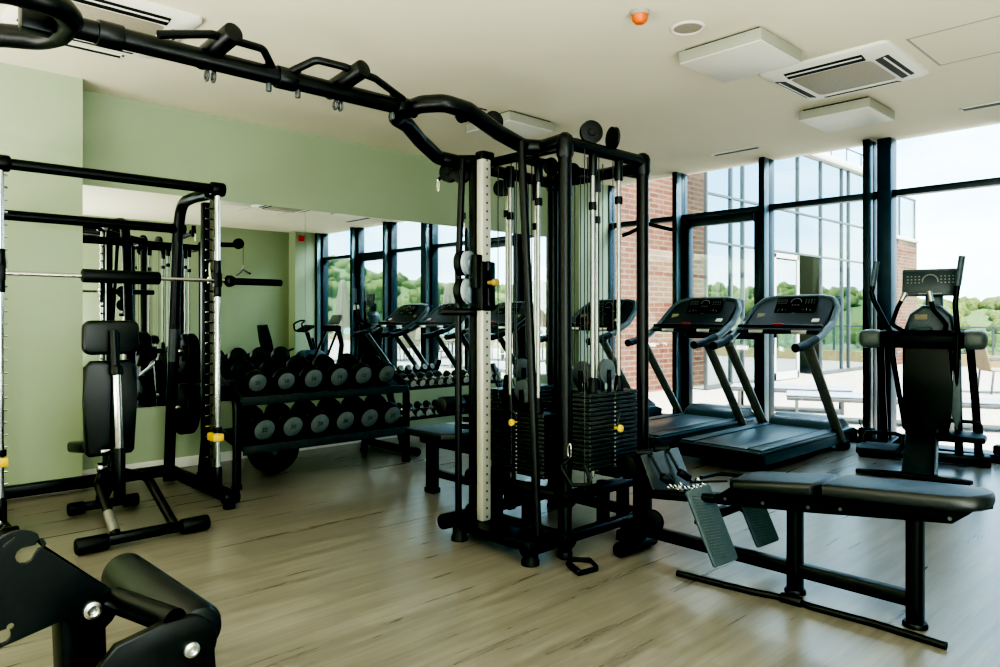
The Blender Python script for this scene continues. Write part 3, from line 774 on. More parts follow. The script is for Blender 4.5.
proto = None
for tier, (x, z) in enumerate(((.60, .692), (.70, .402))):
    for i in range(12):
        lab = '%s small dumbbell from the big rack, far rack %s tier' % (words[i], ('upper', 'lower')[tier])
        if proto is None:
            proto = dumbbell('small_dumbbell', lab, .041, .215, .062, None, 'white_steel', 'small dumbbells on the far rack', 'steel_dark')
            o = proto
        else: o = dup(proto, (0, 0, 0), None, lab)
        o.location = (x, 4.245+.117*i, z); o.rotation_euler = (0, math.radians(18), 0)
# ---------------------------------------------------------------- multi-station cable tower with overhead bridge
ms = thing('cable_station', 'tall black multi-station cable tower with weight stacks and overhead bridge', 'cable machine', (3.58, 3.35, 0))
xa, xd, ya, yb = 3.954, 3.20, 2.993, 3.72
ZT = 2.30
def foot(x, y, par):
    obj('foot', MB().lathe([(0, 0), (.03, 0), (.042, .008), (.042, .03), (.03, .05), (0, .05)], (x, y, 0), (0, 0, 1), 16), 'rubber', par)
for (x, y) in ((xa, ya), (xa, yb), (xd, yb), (xd, ya)):
    p = obj('post', MB().cyl((x, y, .04), (x, y, ZT), .038, n=18), 'metal', ms)
    if (x, y) != (xd, ya): obj('post_cap', MB().lathe([(0, .055), (.02, .052), (.04, .035), (.048, .01), (.048, -.07), (.038, -.09), (0, -.09)], (x, y, ZT), (0, 0, 1), 20), 'metal', p)
    foot(x, y, p)
# top frame and lower double rails
obj('top_rail', MB().tube([(xa, ya, ZT), (xa, yb, ZT)], .037, 14), 'metal', ms)
obj('top_rail', MB().tube([(xd, yb, ZT-.035), (xa, yb, ZT-.035)], .037, 14), 'metal', ms)
obj('top_rail', MB().tube([(xd, ya, ZT-.02), (xd, yb, ZT-.035)], .037, 14), 'metal', ms)
obj('top_rail', MB().bar((xd, ya, ZT-.02), (xa, ya, ZT-.02), .05, .05, .01).bar((3.57, ya, ZT-.02), (3.57, yb, ZT-.03), .06, .05, .01), 'metal', ms)
for a, b in (((xa, ya), (xa, yb)), ((xa, ya), (xd, ya)), ((xd, ya), (xd, yb)), ((xd, yb), (xa, yb))):
    a, b = V(a), V(b); d = (b-a).normalized()
    for z in (.11, .335):
        m = MB()
        m.cyl((*a, z), (*b, z), .036, n=14)
        for q in (a+d*.0, b-d*.0): m.cyl((*(q-d*.05), z), (*(q+d*.05), z), .047, n=14, bev=.006)
        obj('base_rail', m, 'metal', ms)
for (x, y) in ((3.93, 3.36), (3.93, 3.55), (3.40, ya), (3.67, ya), (xd, 3.30)):
    obj('stack_strut', MB().box((x, y, .22), (.06, .06, .3), None, .008), 'metal', ms)

# overhead pull-up hoops and bridge
hz = [(xa, ya, ZT+.01), (3.78, 2.995, ZT+.0), (3.71, 2.92, ZT+.005), (3.745, 2.68, 2.34), (3.80, 2.42, 2.395), (3.79, 2.27, 2.405), (3.68, 2.21, 2.41)]
hy = [(xd, ya, ZT+.01), (3.14, 2.90, ZT+.005), (3.10, 2.78, 2.32), (3.20, 2.56, 2.375), (3.35, 2.36, 2.40), (3.40, 2.25, 2.405), (3.50, 2.21, 2.41)]
obj('pull_up_hoop', MB().tube(hz + list(reversed(hy)), .044, 14, .07), 'metal', ms)
bz = 2.405
br = obj('bridge_beam', MB().cyl((3.585, .62, bz), (3.585, 2.24, bz), .041, n=18), 'metal', ms)
for y in (.80, 1.52, 2.16): obj('beam_joint', MB().cyl((3.585, y-.045, bz), (3.585, y+.045, bz), .05, n=18, bev=.004), 'metal', br)
for (y0, s) in ((1.19, 0), (1.80, 1)):
    hb = obj('grip_stub', MB().cyl((3.50, y0-.02, bz+.015), (3.76, y0+.02, bz+.075), .042, n=18, bev=.006), 'metal', br, label='padded grip stub across the beam')
    if s == 0:
        obj('grip_bar', MB().tube([(3.73, y0-.26, bz-.002), (3.715, y0-.05, bz+.06), (3.68, y0+.18, bz+.07), (3.60, y0+.26, bz+.03)], .0165, 10, .05), 'metal', br)
    else:
        obj('grip_bar', MB().tube([(3.60, y0-.28, bz+.02), (3.68, y0-.18, bz+.085), (3.70, y0-.05, bz+.08), (3.70, y0+.12, bz+.065), (3.62, y0+.34, bz+.03)], .0175, 10, .06), 'metal', br)
    for q in (-.012, .016):
        R = MB().tube([(3.56+.018*math.cos(a*PI/5), y0+q, bz-.058+.022*math.sin(a*PI/5)) for a in range(10)], .006, 8, closed=True)
        obj('hang_ring', R, 'steel_dark', br)
for y in (1.44, 1.58, 2.10):
    obj('beam_bolt', MB().cyl((3.585, y, bz+.03), (3.585, y, bz+.075), .016, n=10, bev=.004).cyl((3.585, y, bz-.075), (3.585, y, bz-.03), .013, n=10, bev=.004), 'steel_dark', br)
# second hoop over the camera side
h2 = [(3.72, -.35, bz-.06), (3.71, -.05, bz-.04), (3.745, .19, bz-.02), (3.80, .45, bz-.01), (3.79, .59, bz-.01), (3.68, .65, bz-.01), (3.50, .65, bz-.01), (3.40, .61, bz-.01), (3.34, .50, bz-.01), (3.20, .31, bz-.02), (3.10, .09, bz-.04), (3.12, -.35, bz-.06)]
obj('pull_up_hoop', MB().tube(h2, .044, 14, .12), 'metal', ms)
obj('hoop_bracket', MB().box((3.585, .56, bz-.01), (.07, .10, .09), None, .01), 'metal', ms)
for x in (3.12, 3.72): obj('post', MB().cyl((x, -.35, 0), (x, -.35, bz-.05), .04, n=14), 'metal', ms)

# crossover column in front
cb = obj('column_base', MB().prism([(-.36, .09), (-.36, -.06), (-.2, -.09), (0, -.10), (.2, -.09), (.36, -.06), (.36, .09)], (3.60, 2.82, .105), (1, 0, 0), (0, 1, 0), .05, .012), 'metal', ms)
for x in (3.255, 3.945):
    obj('base_tube', MB().cyl((x, 2.68, .115), (x, 2.90, .115), .046, n=18, bev=.01), 'metal', cb)
    obj('foot', MB().lathe([(0, 0), (.05, 0), (.05, .02), (.042, .04), (.042, .09), (0, .09)], (x+(.05 if x < 3.5 else -.05), 2.78, 0), (0, 0, 1), 16), 'rubber', cb)
obj('side_tube', MB().tube([(3.27, 2.80, .12), (3.255, 2.81, 1.6), (3.262, 2.84, 2.29)], .021, 12), 'metal', ms)
obj('side_tube', MB().tube([(3.93, 2.80, .12), (3.86, 2.81, 1.3), (3.765, 2.84, 2.31)], .024, 12), 'metal', ms)
col = obj('pulley_column', MB().box((3.437, 2.855, 1.20), (.058, .07, 2.14), None, .012), 'perf', ms, label='pale column with a row of index holes')
obj('column_back', MB().box((3.375, 2.91, 1.2), (.06, .05, 2.1), None, .01), 'metal', col)
obj('column_head', MB().box((3.43, 2.87, 2.285), (.07, .10, .06), None, .012), 'metal', col)
def pulley(par, c, ax, r=.06, w=.022, mat='pulley'):
    ax = V(ax).normalized(); c = V(c)
    pr = [(0, -w/2-.004), (r*.3, -w/2-.004), (r*.34, -w/2), (r*.9, -w/2), (r, -w/2+.003), (r*.9, 0), (r, w/2-.003), (r*.9, w/2), (r*.34, w/2), (r*.3, w/2+.004), (0, w/2+.004)]
    return obj('pulley', MB().lathe(pr, c, ax, 28), mat, par)
ca = obj('carriage', MB().box((3.437, 2.855, 1.515), (.095, .11, .29), None, .012).box((3.437, 2.80, 1.60), (.05, .05, .20), None, .008), 'metal', ms)
obj('carriage_knob', MB().cyl((3.48, 2.85, 1.535), (3.53, 2.85, 1.535), .012, n=12).cyl((3.525, 2.85, 1.535), (3.56, 2.85, 1.535), .022, n=14, bev=.006), 'knob', ca, label='yellowish pop-pin knob')
obj('carriage_pin', MB().cyl((3.495, 2.84, 1.60), (3.495, 2.84, 1.66), .012, n=10, bev=.003).cyl((3.495, 2.84, 1.40), (3.495, 2.84, 1.50), .009, n=10), 'metal', ca)
pm = pbr('pulley_light', (.26, .31, .33), .35)
for z in (1.655, 1.49):
    pulley(ca, (3.36, 2.80, z), (.93, .36, 0), .073, .03, pm)
    obj('pulley_guard', MB().cyl((3.30, 2.777, z), (3.338, 2.792, z), .076, n=24, bev=.006), 'rubber', ca)
# hanging carabiner and short cable from the column pulleys
cab = MB().cyl((3.285, 2.79, 1.62), (3.285, 2.79, 1.50), .004, n=6)
cab.cyl((3.345, 2.88, 2.28), (3.345, 2.88, 1.72), .003, n=6)
obj('column_cable', cab, 'cable', ms)
def carabiner(par, c, h=.06):
    x, y, z = c; pts = []
    for k in range(12):
        a = 2*PI*k/12; pts.append((x+.012*math.cos(a), y, z+h/2*math.sin(a)))
    return obj('carabiner', MB().tube(pts, .004, 6, closed=True), 'chrome', par)
carabiner(ms, (3.275, 2.79, 1.50), .10)
# short black bar hooked on the left side tube
tag(obj('straight_bar', MB().cyl((3.21, 2.72, 1.365), (3.34, 2.86, 1.365), .021, n=14, bev=.006).cyl((3.34, 2.85, 1.365), (3.36, 2.875, 1.365), .026, n=14), 'rubber'), 'short black pulley handle hung on the slim left tube of the cable station', 'cable handle')

# weight stacks
def stack(face, c, w, d, z0, z1, top, pin_z, lab, n=None):
    # c: centre (x, y); face: unit vector the selector faces; w along the face, d deep
    fx, fy = face; sx, sy = -fy, fx
    fx, fy, sx, sy = map(float, (fx, fy, sx, sy))
    rot = math.atan2(sy, sx)
    n = n or int((z1-z0)/.0245)
    dz = (z1-z0)/n
    m = MB()
    for k in range(n):
        m.box((c[0], c[1], z0+dz*(k+.5)), (w, d, dz*.86), (0, 0, rot), .003, 1)
    st = obj('weight_stack', m, 'stack', ms, label=lab)
    for s in (-1, 1):
        px_, py_ = c[0]+sx*s*w*.27, c[1]+sy*s*w*.27
        obj('guide_rod', MB().cyl((px_, py_, z0-.05), (px_, py_, top), .0125, n=12), 'rod', st)
        obj('rod_boot', MB().lathe([(0, 0), (.03, 0), (.024, .07), (.019, .085), (0, .085)], (px_, py_, z1), (0, 0, 1), 16), 'rubber', st)
        obj('rod_sleeve', MB().cyl((px_, py_, top-.13), (px_, py_, top), .026, n=14, bev=.004), 'metal', st)
        obj('rod_stop', MB().cyl((px_, py_, top-.30+s*.03), (px_, py_, top-.255+s*.03), .024, n=12, bev=.004), 'rubber', st)
    hs = MB()
    for k in range(n):
        p = V((c[0]+fx*(d/2+.001), c[1]+fy*(d/2+.001), z0+dz*(k+.5)))
        hs.cyl(p-V((fx, fy, 0))*.002, p+V((fx, fy, 0))*.002, .0055, n=8)
    obj('index_hole', hs, 'led_white', st)['kind'] = 'stuff'
    p = V((c[0]+fx*(d/2), c[1]+fy*(d/2), pin_z))
    obj('selector_pin', MB().cyl(p, p+V((fx, fy, 0))*.035, .008, n=8).cyl(p+V((fx, fy, 0))*.03, p+V((fx, fy, 0))*.05, .022, n=16, bev=.005), 'yellow', st, label='yellow selector pin')
    q = MB(); pts = [p+V((fx, fy, 0))*.03+V((0, 0, .0))]
    for k in range(8): pts.append(V((c[0]+fx*(d/2+.02), c[1]+fy*(d/2+.02), pin_z+(z1+.04-pin_z)*(k+1)/8))+V((sx, sy, 0))*.02*math.sin(k*.9))
    q.tube(pts, .004, 6); obj('pin_lanyard', q, 'cable', st)
    # lifting pulley over the stack
    pulley(st, (c[0], c[1], z1+.115), (fx, fy, 0) if True else (sx, sy, 0), .072, .03)
    obj('pulley_bracket', MB().box((c[0]+fx*.024, c[1]+fy*.024, z1+.06), (.03, .006, .13), (0, 0, rot)).box((c[0]-fx*.024, c[1]-fy*.024, z1+.06), (.03, .006, .13), (0, 0, rot)), 'metal', st)
    cb = MB()
    for s in (-1, 1): cb.cyl((c[0]+sx*s*.066, c[1]+sy*s*.066, z1+.12), (c[0]+sx*s*.066, c[1]+sy*s*.066, top+.02), .0035, n=6)
    obj('stack_cable', cb, 'cable', st)
    return st
stack((1, 0), (3.955, 3.355), .45, .13, .465, .90, 2.28, .69, 'weight stack facing the long bench')
stack((0, -1), (3.51, 3.12), .45, .13, .385, .765, 2.27, .70, 'weight stack behind the pale column')
stack((-1, 0), (3.19, 3.42), .50, .13, .40, .87, 2.26, .62, 'weight stack facing the mirror wall')
stack((0, 1), (3.57, 3.60), .44, .12, .40, .86, 2.26, .62, 'weight stack facing the treadmills')
# loose inner cables and top pulleys
c = MB()
for (x, y) in ((3.98, 3.13), (3.86, 3.30), (3.80, 3.42), (3.80, 3.52), (3.50, 3.02), (3.30, 3.10), (3.42, 3.33), (3.62, 3.52)):
    c.cyl((x, y, .35), (x, y, 2.28), .0035, n=6)
obj('vertical_cable', c, 'cable', ms)
for c_, ax, r in (((3.954, 3.22, 2.395), (.85, -.5, 0), .067), ((3.954, 3.42, 2.395), (.4, 1, 0), .067), ((3.60, 2.78, 2.445), (.9, -.35, 0), .058), ((3.585, 2.56, 2.45), (.9, .1, 0), .05), ((3.73, 3.12, 2.22), (1, -.2, 0), .05), ((3.66, 3.4, 2.24), (1, -.2, 0), .05)):
    pulley(ms, c_, ax, r, .03, 'rubber')
obj('top_cable', MB().tube([(3.585, 2.53, 2.505), (3.60, 2.73, 2.50)], .004, 6), 'cable', ms)
# pulldown arm towards the mirror side with high pulley
arm = obj('pulldown_arm', MB().tube([(xd, 3.36, ZT-.02), (2.92, 3.36, ZT+.06), (2.56, 3.36, ZT+.09)], .034, 12, .1), 'metal', ms)
pulley(arm, (2.50, 3.36, ZT+.10), (.35, -1, 0), .075, .05, 'rubber')
pulley(arm, (3.05, 3.36, ZT-.09), (.2, -1, 0), .055, .03, 'rubber')
carabiner(arm, (2.395, 3.34, ZT+.015), .09)
obj('cable_stop', MB().cyl((2.455, 3.345, ZT+.09), (2.40, 3.34, ZT+.055), .014, n=10, bev=.004), 'rubber', arm)
arm2 = obj('pulldown_arm', MB().tube([(3.50, yb, ZT-.03), (3.50, 4.05, ZT+.06), (3.50, 4.34, ZT+.07)], .034, 12, .1), 'metal', ms)
pulley(arm2, (3.50, 4.36, ZT+.09), (1, .2, 0), .075, .05, 'rubber')
obj('pulldown_cable', MB().cyl((3.50, 4.43, ZT+.08), (3.50, 4.43, 2.08), .004, n=6), 'cable', arm2)
carabiner(arm2, (3.50, 4.43, 2.05), .07)
side = obj('side_pulley_arm', MB().tube([(xd, ya, 2.23), (3.16, 2.98, 2.23), (3.13, 2.97, 2.24)], .02, 10), 'metal', ms)
pulley(side, (3.12, 2.95, 2.24), (.6, -.8, 0), .06, .04, 'rubber')
obj('side_cable', MB().cyl((3.20, 2.90, 2.2), (3.20, 2.90, 1.93), .004, n=6).cyl((3.20, 2.90, 1.98), (3.20, 2.90, 1.94), .014, n=10), 'cable', ms)
carabiner(ms, (3.20, 2.90, 1.88), .09)
# wide bar hanging from the pulldown arm (also seen in the mirror)
tag(obj('pulldown_bar', MB().tube([(3.27, 4.43, 1.955), (3.32, 4.43, 1.965), (3.50, 4.43, 2.02), (3.68, 4.43, 1.965), (3.73, 4.43, 1.955)], .015, 10, .04), 'metal'), 'black pulldown bar hanging on the treadmill side of the cable station', 'pulldown bar')
# pulldown seat with thigh rollers
sb = obj('seat_beam', MB().bar((2.26, 3.39, .385), (xd, 3.39, .385), .07, .06, .01).bar((2.30, 3.39, .155), (xd, 3.39, .155), .055, .055, .01), 'metal', ms)
obj('seat_leg', MB().box((2.26, 3.39, .20), (.085, .07, .40), None, .012).box((2.26, 3.39, .02), (.10, .085, .04), None, .008), 'metal', sb)
obj('seat_pad', MB().prism([(-.28, -.14), (-.27, -.19), (.16, -.19), (.24, -.10), (.24, .10), (.16, .19), (-.27, .19), (-.28, .14)], (2.44, 3.39, .475), (1, 0, 0), (0, 1, 0), .055, .015), 'seat', ms)
obj('seat_tray', MB().prism([(-.2, -.12), (.25, -.12), (.25, .12), (-.2, .12)], (2.46, 3.39, .42), (1, 0, 0), (0, 1, 0), .06, .02), 'metal', ms)
th = obj('thigh_post', MB().bar((2.80, 3.39, .40), (2.80, 3.39, .72), .05, .05, .008).bar((2.80, 3.39, .70), (2.62, 3.39, .70), .04, .04, .006).cyl((2.62, 3.22, .705), (2.62, 3.56, .705), .014, n=10), 'metal', ms)
obj('thigh_roller', MB().cyl((2.62, 3.40, .705), (2.62, 3.60, .705), .065, n=20, bev=.012), 'seat', th)
obj('thigh_roller', MB().cyl((2.62, 3.18, .705), (2.62, 3.37, .705), .065, n=20, bev=.012), 'seat', th)
obj('adjust_knob', MB().cyl((2.76, 3.33, .56), (2.70, 3.29, .56), .018, n=12, bev=.004).cyl((2.76, 3.33, .61), (2.72, 3.30, .61), .018, n=12, bev=.004), 'rubber', th)

# low row bench on the window side
YB = 3.43
rw = obj('bench_rail', MB().bar((4.02, YB, .115), (5.57, YB, .115), .06, .065, .012).bar((4.16, YB, .33), (5.70, YB, .50), .07, .05, .01), 'metal', ms)
for x, zt in ((5.05, .43), (5.575, .49)):
    obj('bench_leg', MB().tube([(x, YB, .02), (x, YB, zt)], 1, sec=rrect(.085, .065, .025, 3), up=(1, 0, 0)).lathe([(0, 0), (.05, 0), (.05, .012), (.046, .02), (0, .02)], (x, YB, 0), (0, 0, 1), 18), 'metal', rw)
obj('bench_tray', MB().prism([(4.62, .37), (5.18, .43), (5.55, .475), (5.74, .495), (5.80, .545), (5.83, .575), (5.20, .52), (4.76, .475)], (0, YB, 0), (1, 0, 0), (0, 0, 1), .22, .010), 'metal', rw)
for x, z in ((4.74, .415), (4.94, .431), (5.16, .452), (5.305, .472), (5.735, .517)):
    obj('tray_bolt', MB().cyl((x, YB-.108, z), (x, YB-.115, z), .008, n=10), 'pulley', rw)
def pad(x0, x1, z0, z1, plan, th):
    u = V((x1-x0, 0, z1-z0)).normalized()
    return MB().prism(plan, ((x0+x1)/2, YB, (z0+z1)/2-th/2), u, (0, 1, 0), th, .022)
obj('front_pad', pad(4.77, 5.20, .525, .572, [(-.215, -.12), (-.18, -.155), (.20, -.155), (.218, -.13), (.218, .13), (.20, .155), (-.18, .155), (-.215, .12)], .06), 'seat', ms)
obj('rear_pad', pad(5.225, 5.855, .578, .622, [(-.315, -.13), (-.30, -.155), (.20, -.155), (.28, -.125), (.312, -.07), (.318, 0), (.312, .07), (.28, .125), (.20, .155), (-.30, .155), (-.315, .13)], .062), 'seat', ms)
# front end of the rower: low frame, pulley drum, foot plates
fe = obj('row_frame', MB().bar((4.12, YB-.16, .10), (4.12, YB+.16, .10), .06, .06, .01).bar((4.16, YB, .10), (4.16, YB, .52), .08, .09, .012).cyl((4.16, YB-.23, .045), (4.16, YB+.1, .045), .04, n=16, bev=.01).bar((4.20, YB-.05, .34), (4.66, YB-.05, .39), .05, .05, .008).tube([(4.36, YB-.17, .385), (4.74, YB-.19, .43)], .022, 12), 'metal', ms)
obj('cable_drum', MB().cyl((4.17, YB-.17, .50), (4.17, YB+.15, .50), .07, n=24, bev=.012), 'rubber', fe)
pulley(fe, (4.28, YB-.08, .20), (.2, -1, 0), .065, .03, 'rubber')
obj('anchor_plate', MB().prism([(-.12, -.18), (.12, -.18), (.12, .18), (-.12, .18)], (4.325, YB, .47), (.42, 0, -.90), (0, 1, 0), .012, .003), 'steel_dark', fe, label='slate drop plate behind the handles')
for y, s in ((YB-.20, -1), (YB+.24, 1)):
    f = obj('foot_plate', MB().prism(rrect(.38, .15, .012, 2), (4.715, y, .295), (.42, 0, -.90), (.36, .93, .17), .016, .003), 'tread_plastic', fe, label='ribbed slate foot plate')
    rib = MB()
    for k in range(22): 
        t_ = -.15+.30*k/21
        rib.box(V((4.715, y, .295))+V((.42, 0, -.90)).normalized()*t_+V((.85, -.33, .40)).normalized()*.009, (.004, .12, .004), Matrix.Rotation(math.radians(-21), 3, 'Z') @ Matrix.Rotation(math.radians(65), 3, 'Y'))
    obj('grip_rib', rib, 'tread_belt', f)['kind'] = 'stuff'
    obj('plate_arm', MB().bar((4.62, y-s*.02, .30), (4.70, y, .28), .035, .04, .006).bar((4.63, y-s*.02, .30), (4.63, YB, .30), .04, .05, .006), 'metal', fe)
# two pulley handles clipped over the drop plate
for s, w_ in ((-.085, 'nearer'), (.085, 'farther')):
    m = MB().tube([(4.24, YB+s-.04, .585), (4.30, YB+s-.03, .57), (4.36, YB+s-.01, .46), (4.42, YB+s+.02, .41)], .008, 8, .03)
    m.cyl((4.365, YB+s-.03, .47), (4.405, YB+s+.02, .43), .022, n=12, bev=.005)
    m.cyl((4.22, YB+s-.06, .58), (4.285, YB+s+.0, .585), .02, n=12, bev=.005)
    h = obj('rope_handle', m, 'rubber'); tag(h, 'black cable handle draped over the slate plate of the low row, %s one' % w_, 'cable handle', 'cable handles on the low row')
    carabiner(h, (4.45, YB+s+.02, .41), .06)
# steel clip chain between the handles
ch = MB()
for k in range(9):
    a = k/8; c0 = V((4.42+.10*a, YB-.12+.20*a, .425-.018*math.sin(a*PI)))
    ch.tube([c0+V((.012*math.cos(q*PI/4), .004*(k % 2), .010*math.sin(q*PI/4))) for q in range(8)], .0035, 6, closed=True)
tag(obj('steel_chain', ch, 'chrome'), 'short bright steel chain lying between the low row handles', 'chain')
tag(obj('row_bar', MB().tube([(4.52, YB+.03, .465), (4.53, YB+.19, .465), (4.70, YB+.19, .48), (4.72, YB+.03, .485)], .011, 10, .03).tube([(4.48, YB-.02, .44), (4.68, YB+.02, .475)], .006, 8), 'metal'), 'small black row bar resting in front of the bench pad', 'row bar')
# stirrup handle hanging on the front post and one on the floor
sh = obj('hanging_handle', MB().tube([(4.00, 2.985, .565), (3.99, 2.92, .52), (4.06, 2.93, .43), (4.12, 3.02, .43), (4.06, 3.04, .52)], .011, 8, .02), 'rubber')
tag(sh, 'black stirrup handle hanging by a clip on the front post of the cable station', 'cable handle')
carabiner(sh, (4.0, 2.98, .60), .08)
fh = thing('floor_handle', 'black stirrup handle lying on the floor by the front post', 'cable handle', (4.14, 2.965, 0))
obj('grip', MB().cyl((4.06, 2.90, .018), (4.195, 2.835, .018), .017, n=12, bev=.004), 'rubber', fh)
obj('strap', MB().tube([(4.06, 2.90, .018), (4.015, 2.97, .014), (4.10, 3.035, .014), (4.21, 2.965, .014), (4.195, 2.835, .018)], 1, sec=rrect(.008, .028, .003, 1), up=(0, 0, 1), fillet=.02), 'rubber', fh)
# long curved bar on the floor in front of the bench
tag(obj('lat_bar', MB().tube([(4.535, 3.205, .016), (4.75, 3.225, .016), (4.93, 3.25, .016), (5.02, 3.275, .016), (5.12, 3.285, .016), (5.2, 3.275, .016), (5.45, 3.29, .016), (5.735, 3.275, .016)], .0155, 12, .1).cyl((5.05, 3.278, .018), (5.15, 3.283, .018), .024, n=12, bev=.005), 'metal'), 'long curved black bar lying on the floor in front of the low row bench', 'cable bar')
# ---------------------------------------------------------------- treadmills
def treadmill(label, x, y):
    t = thing('treadmill', label, 'treadmill', (x, y, 0), 0, 'treadmills facing the windows')
    P = dict(parent=t, world=False)
    # deck: side rails, belt, rear cap
    obj('deck', MB().prism([(0, .065), (2.10, .065), (2.13, .16), (2.0, .20), (0, .195), (-.015, .18), (-.015, .08)], (0, 0, 0), (0, 1, 0), (0, 0, 1), .80, .012), 'tread_plastic', **P)
    obj('belt', MB().box((0, .80, .199), (.53, 1.56, .012), None, .003), 'tread_belt', **P)
    for s in (-1, 1):
        obj('side_rail', MB().box((s*.335, .82, .202), (.125, 1.6, .016), None, .005), 'tread_rail', **P)
        obj('rail_groove', MB().box((s*.2665, .8, .203), (.008, 1.58, .016)).box((s*.401, .95, .165), (.004, 1.9, .012)), 'ink', **P)
    obj('rear_cap', MB().box((0, -.012, .13), (.80, .03, .12), None, .008).box((-.37, .03, .115), (.075, .09, .10), None, .01).box((.37, .03, .115), (.075, .09, .10), None, .01), 'ink', **P)
    obj('motor_hood', MB().prism([(1.55, .19), (1.60, .27), (1.72, .315), (1.95, .30), (2.10, .22), (2.12, .15), (1.55, .15)], (0, 0, 0), (0, 1, 0), (0, 0, 1), .64, .03), 'tread_plastic', **P)
    for s in (-1, 1):
        obj('foot', MB().cyl((s*.33, .33 if s < 0 else .3, 0), (s*.33, .33 if s < 0 else .3, .025), .03, n=14, bev=.005).cyl((s*.33, .33 if s < 0 else .3, .02), (s*.33, .33 if s < 0 else .3, .08), .014, n=10), 'rubber', **P)
        u = obj('upright', MB().tube([(s*.385, 1.72, .05), (s*.39, 1.62, .18), (s*.40, .90, 1.06)], 1, sec=rrect(.10, .062, .03, 3), up=(0, 1, 0), fillet=.1), 'upright', **P)
        obj('upright_foot', MB().box((s*.39, 1.74, .05), (.10, .16, .10), None, .025), 'rubber', u, False)
    path = [(.41, .64, 1.055), (.42, .80, 1.075), (.44, 1.06, 1.14), (.45, 1.32, 1.27), (.43, 1.50, 1.42), (.36, 1.60, 1.51), (.24, 1.63, 1.53)]
    full = path + [(-x_, y_, z_) for x_, y_, z_ in reversed(path)]
    obj('console_arm', MB().tube(full, 1, sec=rrect(.062, .072, .03, 3), up=(0, -.6, .8), fillet=.08), 'tread_arm', **P)
    for s in (-1, 1):
        obj('grip', MB().tube([(s*.408, .62, 1.053), (s*.42, .80, 1.075), (s*.436, .98, 1.126)], .041, 12, .05), 'rubber', **P)
    sh = MB().prism([(1.16, 1.20), (1.22, 1.165), (1.68, 1.43), (1.68, 1.53), (1.60, 1.54), (1.44, 1.40)], (0, 0, 0), (0, 1, 0), (0, 0, 1), .80, .02)
    obj('console_shell', sh, 'ink', **P)
    obj('cross_bar', MB().bar((-.43, 1.15, 1.245), (.43, 1.15, 1.245), .05, .034, .012).bar((-.43, 1.12, 1.19), (.43, 1.12, 1.19), .035, .035, .012), 'metal', **P)
    obj('sensor_grip', MB().bar((-.30, 1.12, 1.192), (-.14, 1.12, 1.192), .04, .036, .012).bar((.14, 1.12, 1.192), (.30, 1.12, 1.192), .04, .038, .012), 'alu', **P)
    obj('stop_button', MB().box((0, 1.135, 1.265), (.09, .05, .018), None, .006), 'red', **P, label='red stop button')
    R = Matrix.Rotation(math.radians(58), 3, 'X')
    def onp(u, v, w=0.): return V((0.03, 1.475, 1.425)) + R @ V((u, v, w))
    sc = obj('display', MB().box(onp(0, 0, .015), (.42, .25, .03), R, .012), 'screen', **P, label='dark glass display with small lights')
    kw, kg, kr = MB(), MB(), MB()
    def dot(m, u, v, a, b): m.box(onp(u, v, .0315), (a, b, .002), R)
    for s in (-1, 1):
        for i in range(4):
            for j in range(3): dot(kw, s*(.10+.028*i), .085-.022*j, .010, .007)
        for i in range(3): dot(kw, s*(.09+.035*i), -.035, .006, .028 if i == 1 else .012)
    for k in range(14):
        a = PI*(.05+.9*k/13); dot(kw, .055*math.cos(a), .05+.05*math.sin(a), .008, .008)
    for i in range(3): dot(kw, -.03+.03*i, .02, .018, .006)
    dot(kg, 0, -.085, .03, .022)
    for u in (-.10, -.06, .06, .10): dot(kr, u, -.088, .016, .010)
    for u in (-.17, .17): dot(kg, u, -.05, .010, .008)
    obj('key_mark', kw, 'led_white', sc, False); obj('green_light', kg, 'led_green', sc, False); obj('red_light', kr, 'led_red', sc, False)
    obj('info_card', MB().box((-.29, 1.35, 1.325), (.075, .01, .12), (math.radians(-38), 0, math.radians(10)), .002), 'paper', **P, label='beige instruction card')
    obj('bottle_clip', MB().box((.30, 1.30, 1.30), (.07, .05, .02), (.6, 0, 0), .006), 'fixture', **P)
    obj('safety_cord', MB().cyl((-.02, 1.12, 1.17), (-.02, 1.12, 1.13), .014, n=10, bev=.004).tube([(-.02, 1.12, 1.14), (-.035, 1.12, 1.02), (-.03, 1.12, .96)], .003, 6), 'rubber', **P)
    return t
t1 = treadmill('treadmill next to the blue column, rightmost of the treadmills', 3.31, 5.76)
dup(t1, (2.26, 5.78, 0), None, 'middle treadmill, with its console in front of the glass door')
dup(t1, (.89, 5.78, 0), None, 'treadmill in the corner behind the weight stacks, nearest the mirror')

# ---------------------------------------------------------------- elliptical trainer
el = thing('elliptical_trainer', 'black elliptical trainer with grey console in front of the windows', 'elliptical trainer', (4.47, 7.22, 0), .25)
P = dict(parent=el, world=False)
obj('base_frame', MB().prism([(-.72, .03), (-.62, .055), (-.48, .12), (-.34, .22), (-.14, .33), (.1, .34), (.1, 0), (-.71, 0)], (.02, 0, 0), (0, 1, 0), (0, 0, 1), .24, .015), 'steel_dark', **P)
obj('base_trim', MB().tube([(.145, -.70, .045), (.145, -.5, .13), (.145, -.34, .235), (.15, -.14, .34)], .016, 8, .1), 'tread_arm', **P)
obj('front_crossfoot', MB().box((.02, .22, .055), (1.0, .12, .09), None, .02), 'metal', **P)
obj('rear_crossfoot', MB().prism([(-.42, -.02), (-.1, .06), (.3, .05), (.42, -.05), (.40, -.09), (.1, -.06), (-.42, -.05)], (-.02, -.66, .022), (1, 0, 0), (0, 1, 0), .04, .012), 'metal', **P)
for s in (-1, 1):
    obj('crossfoot_cap', MB().box((.02+s*.49, .22, .05), (.08, .15, .10), None, .018), 'rubber', **P)
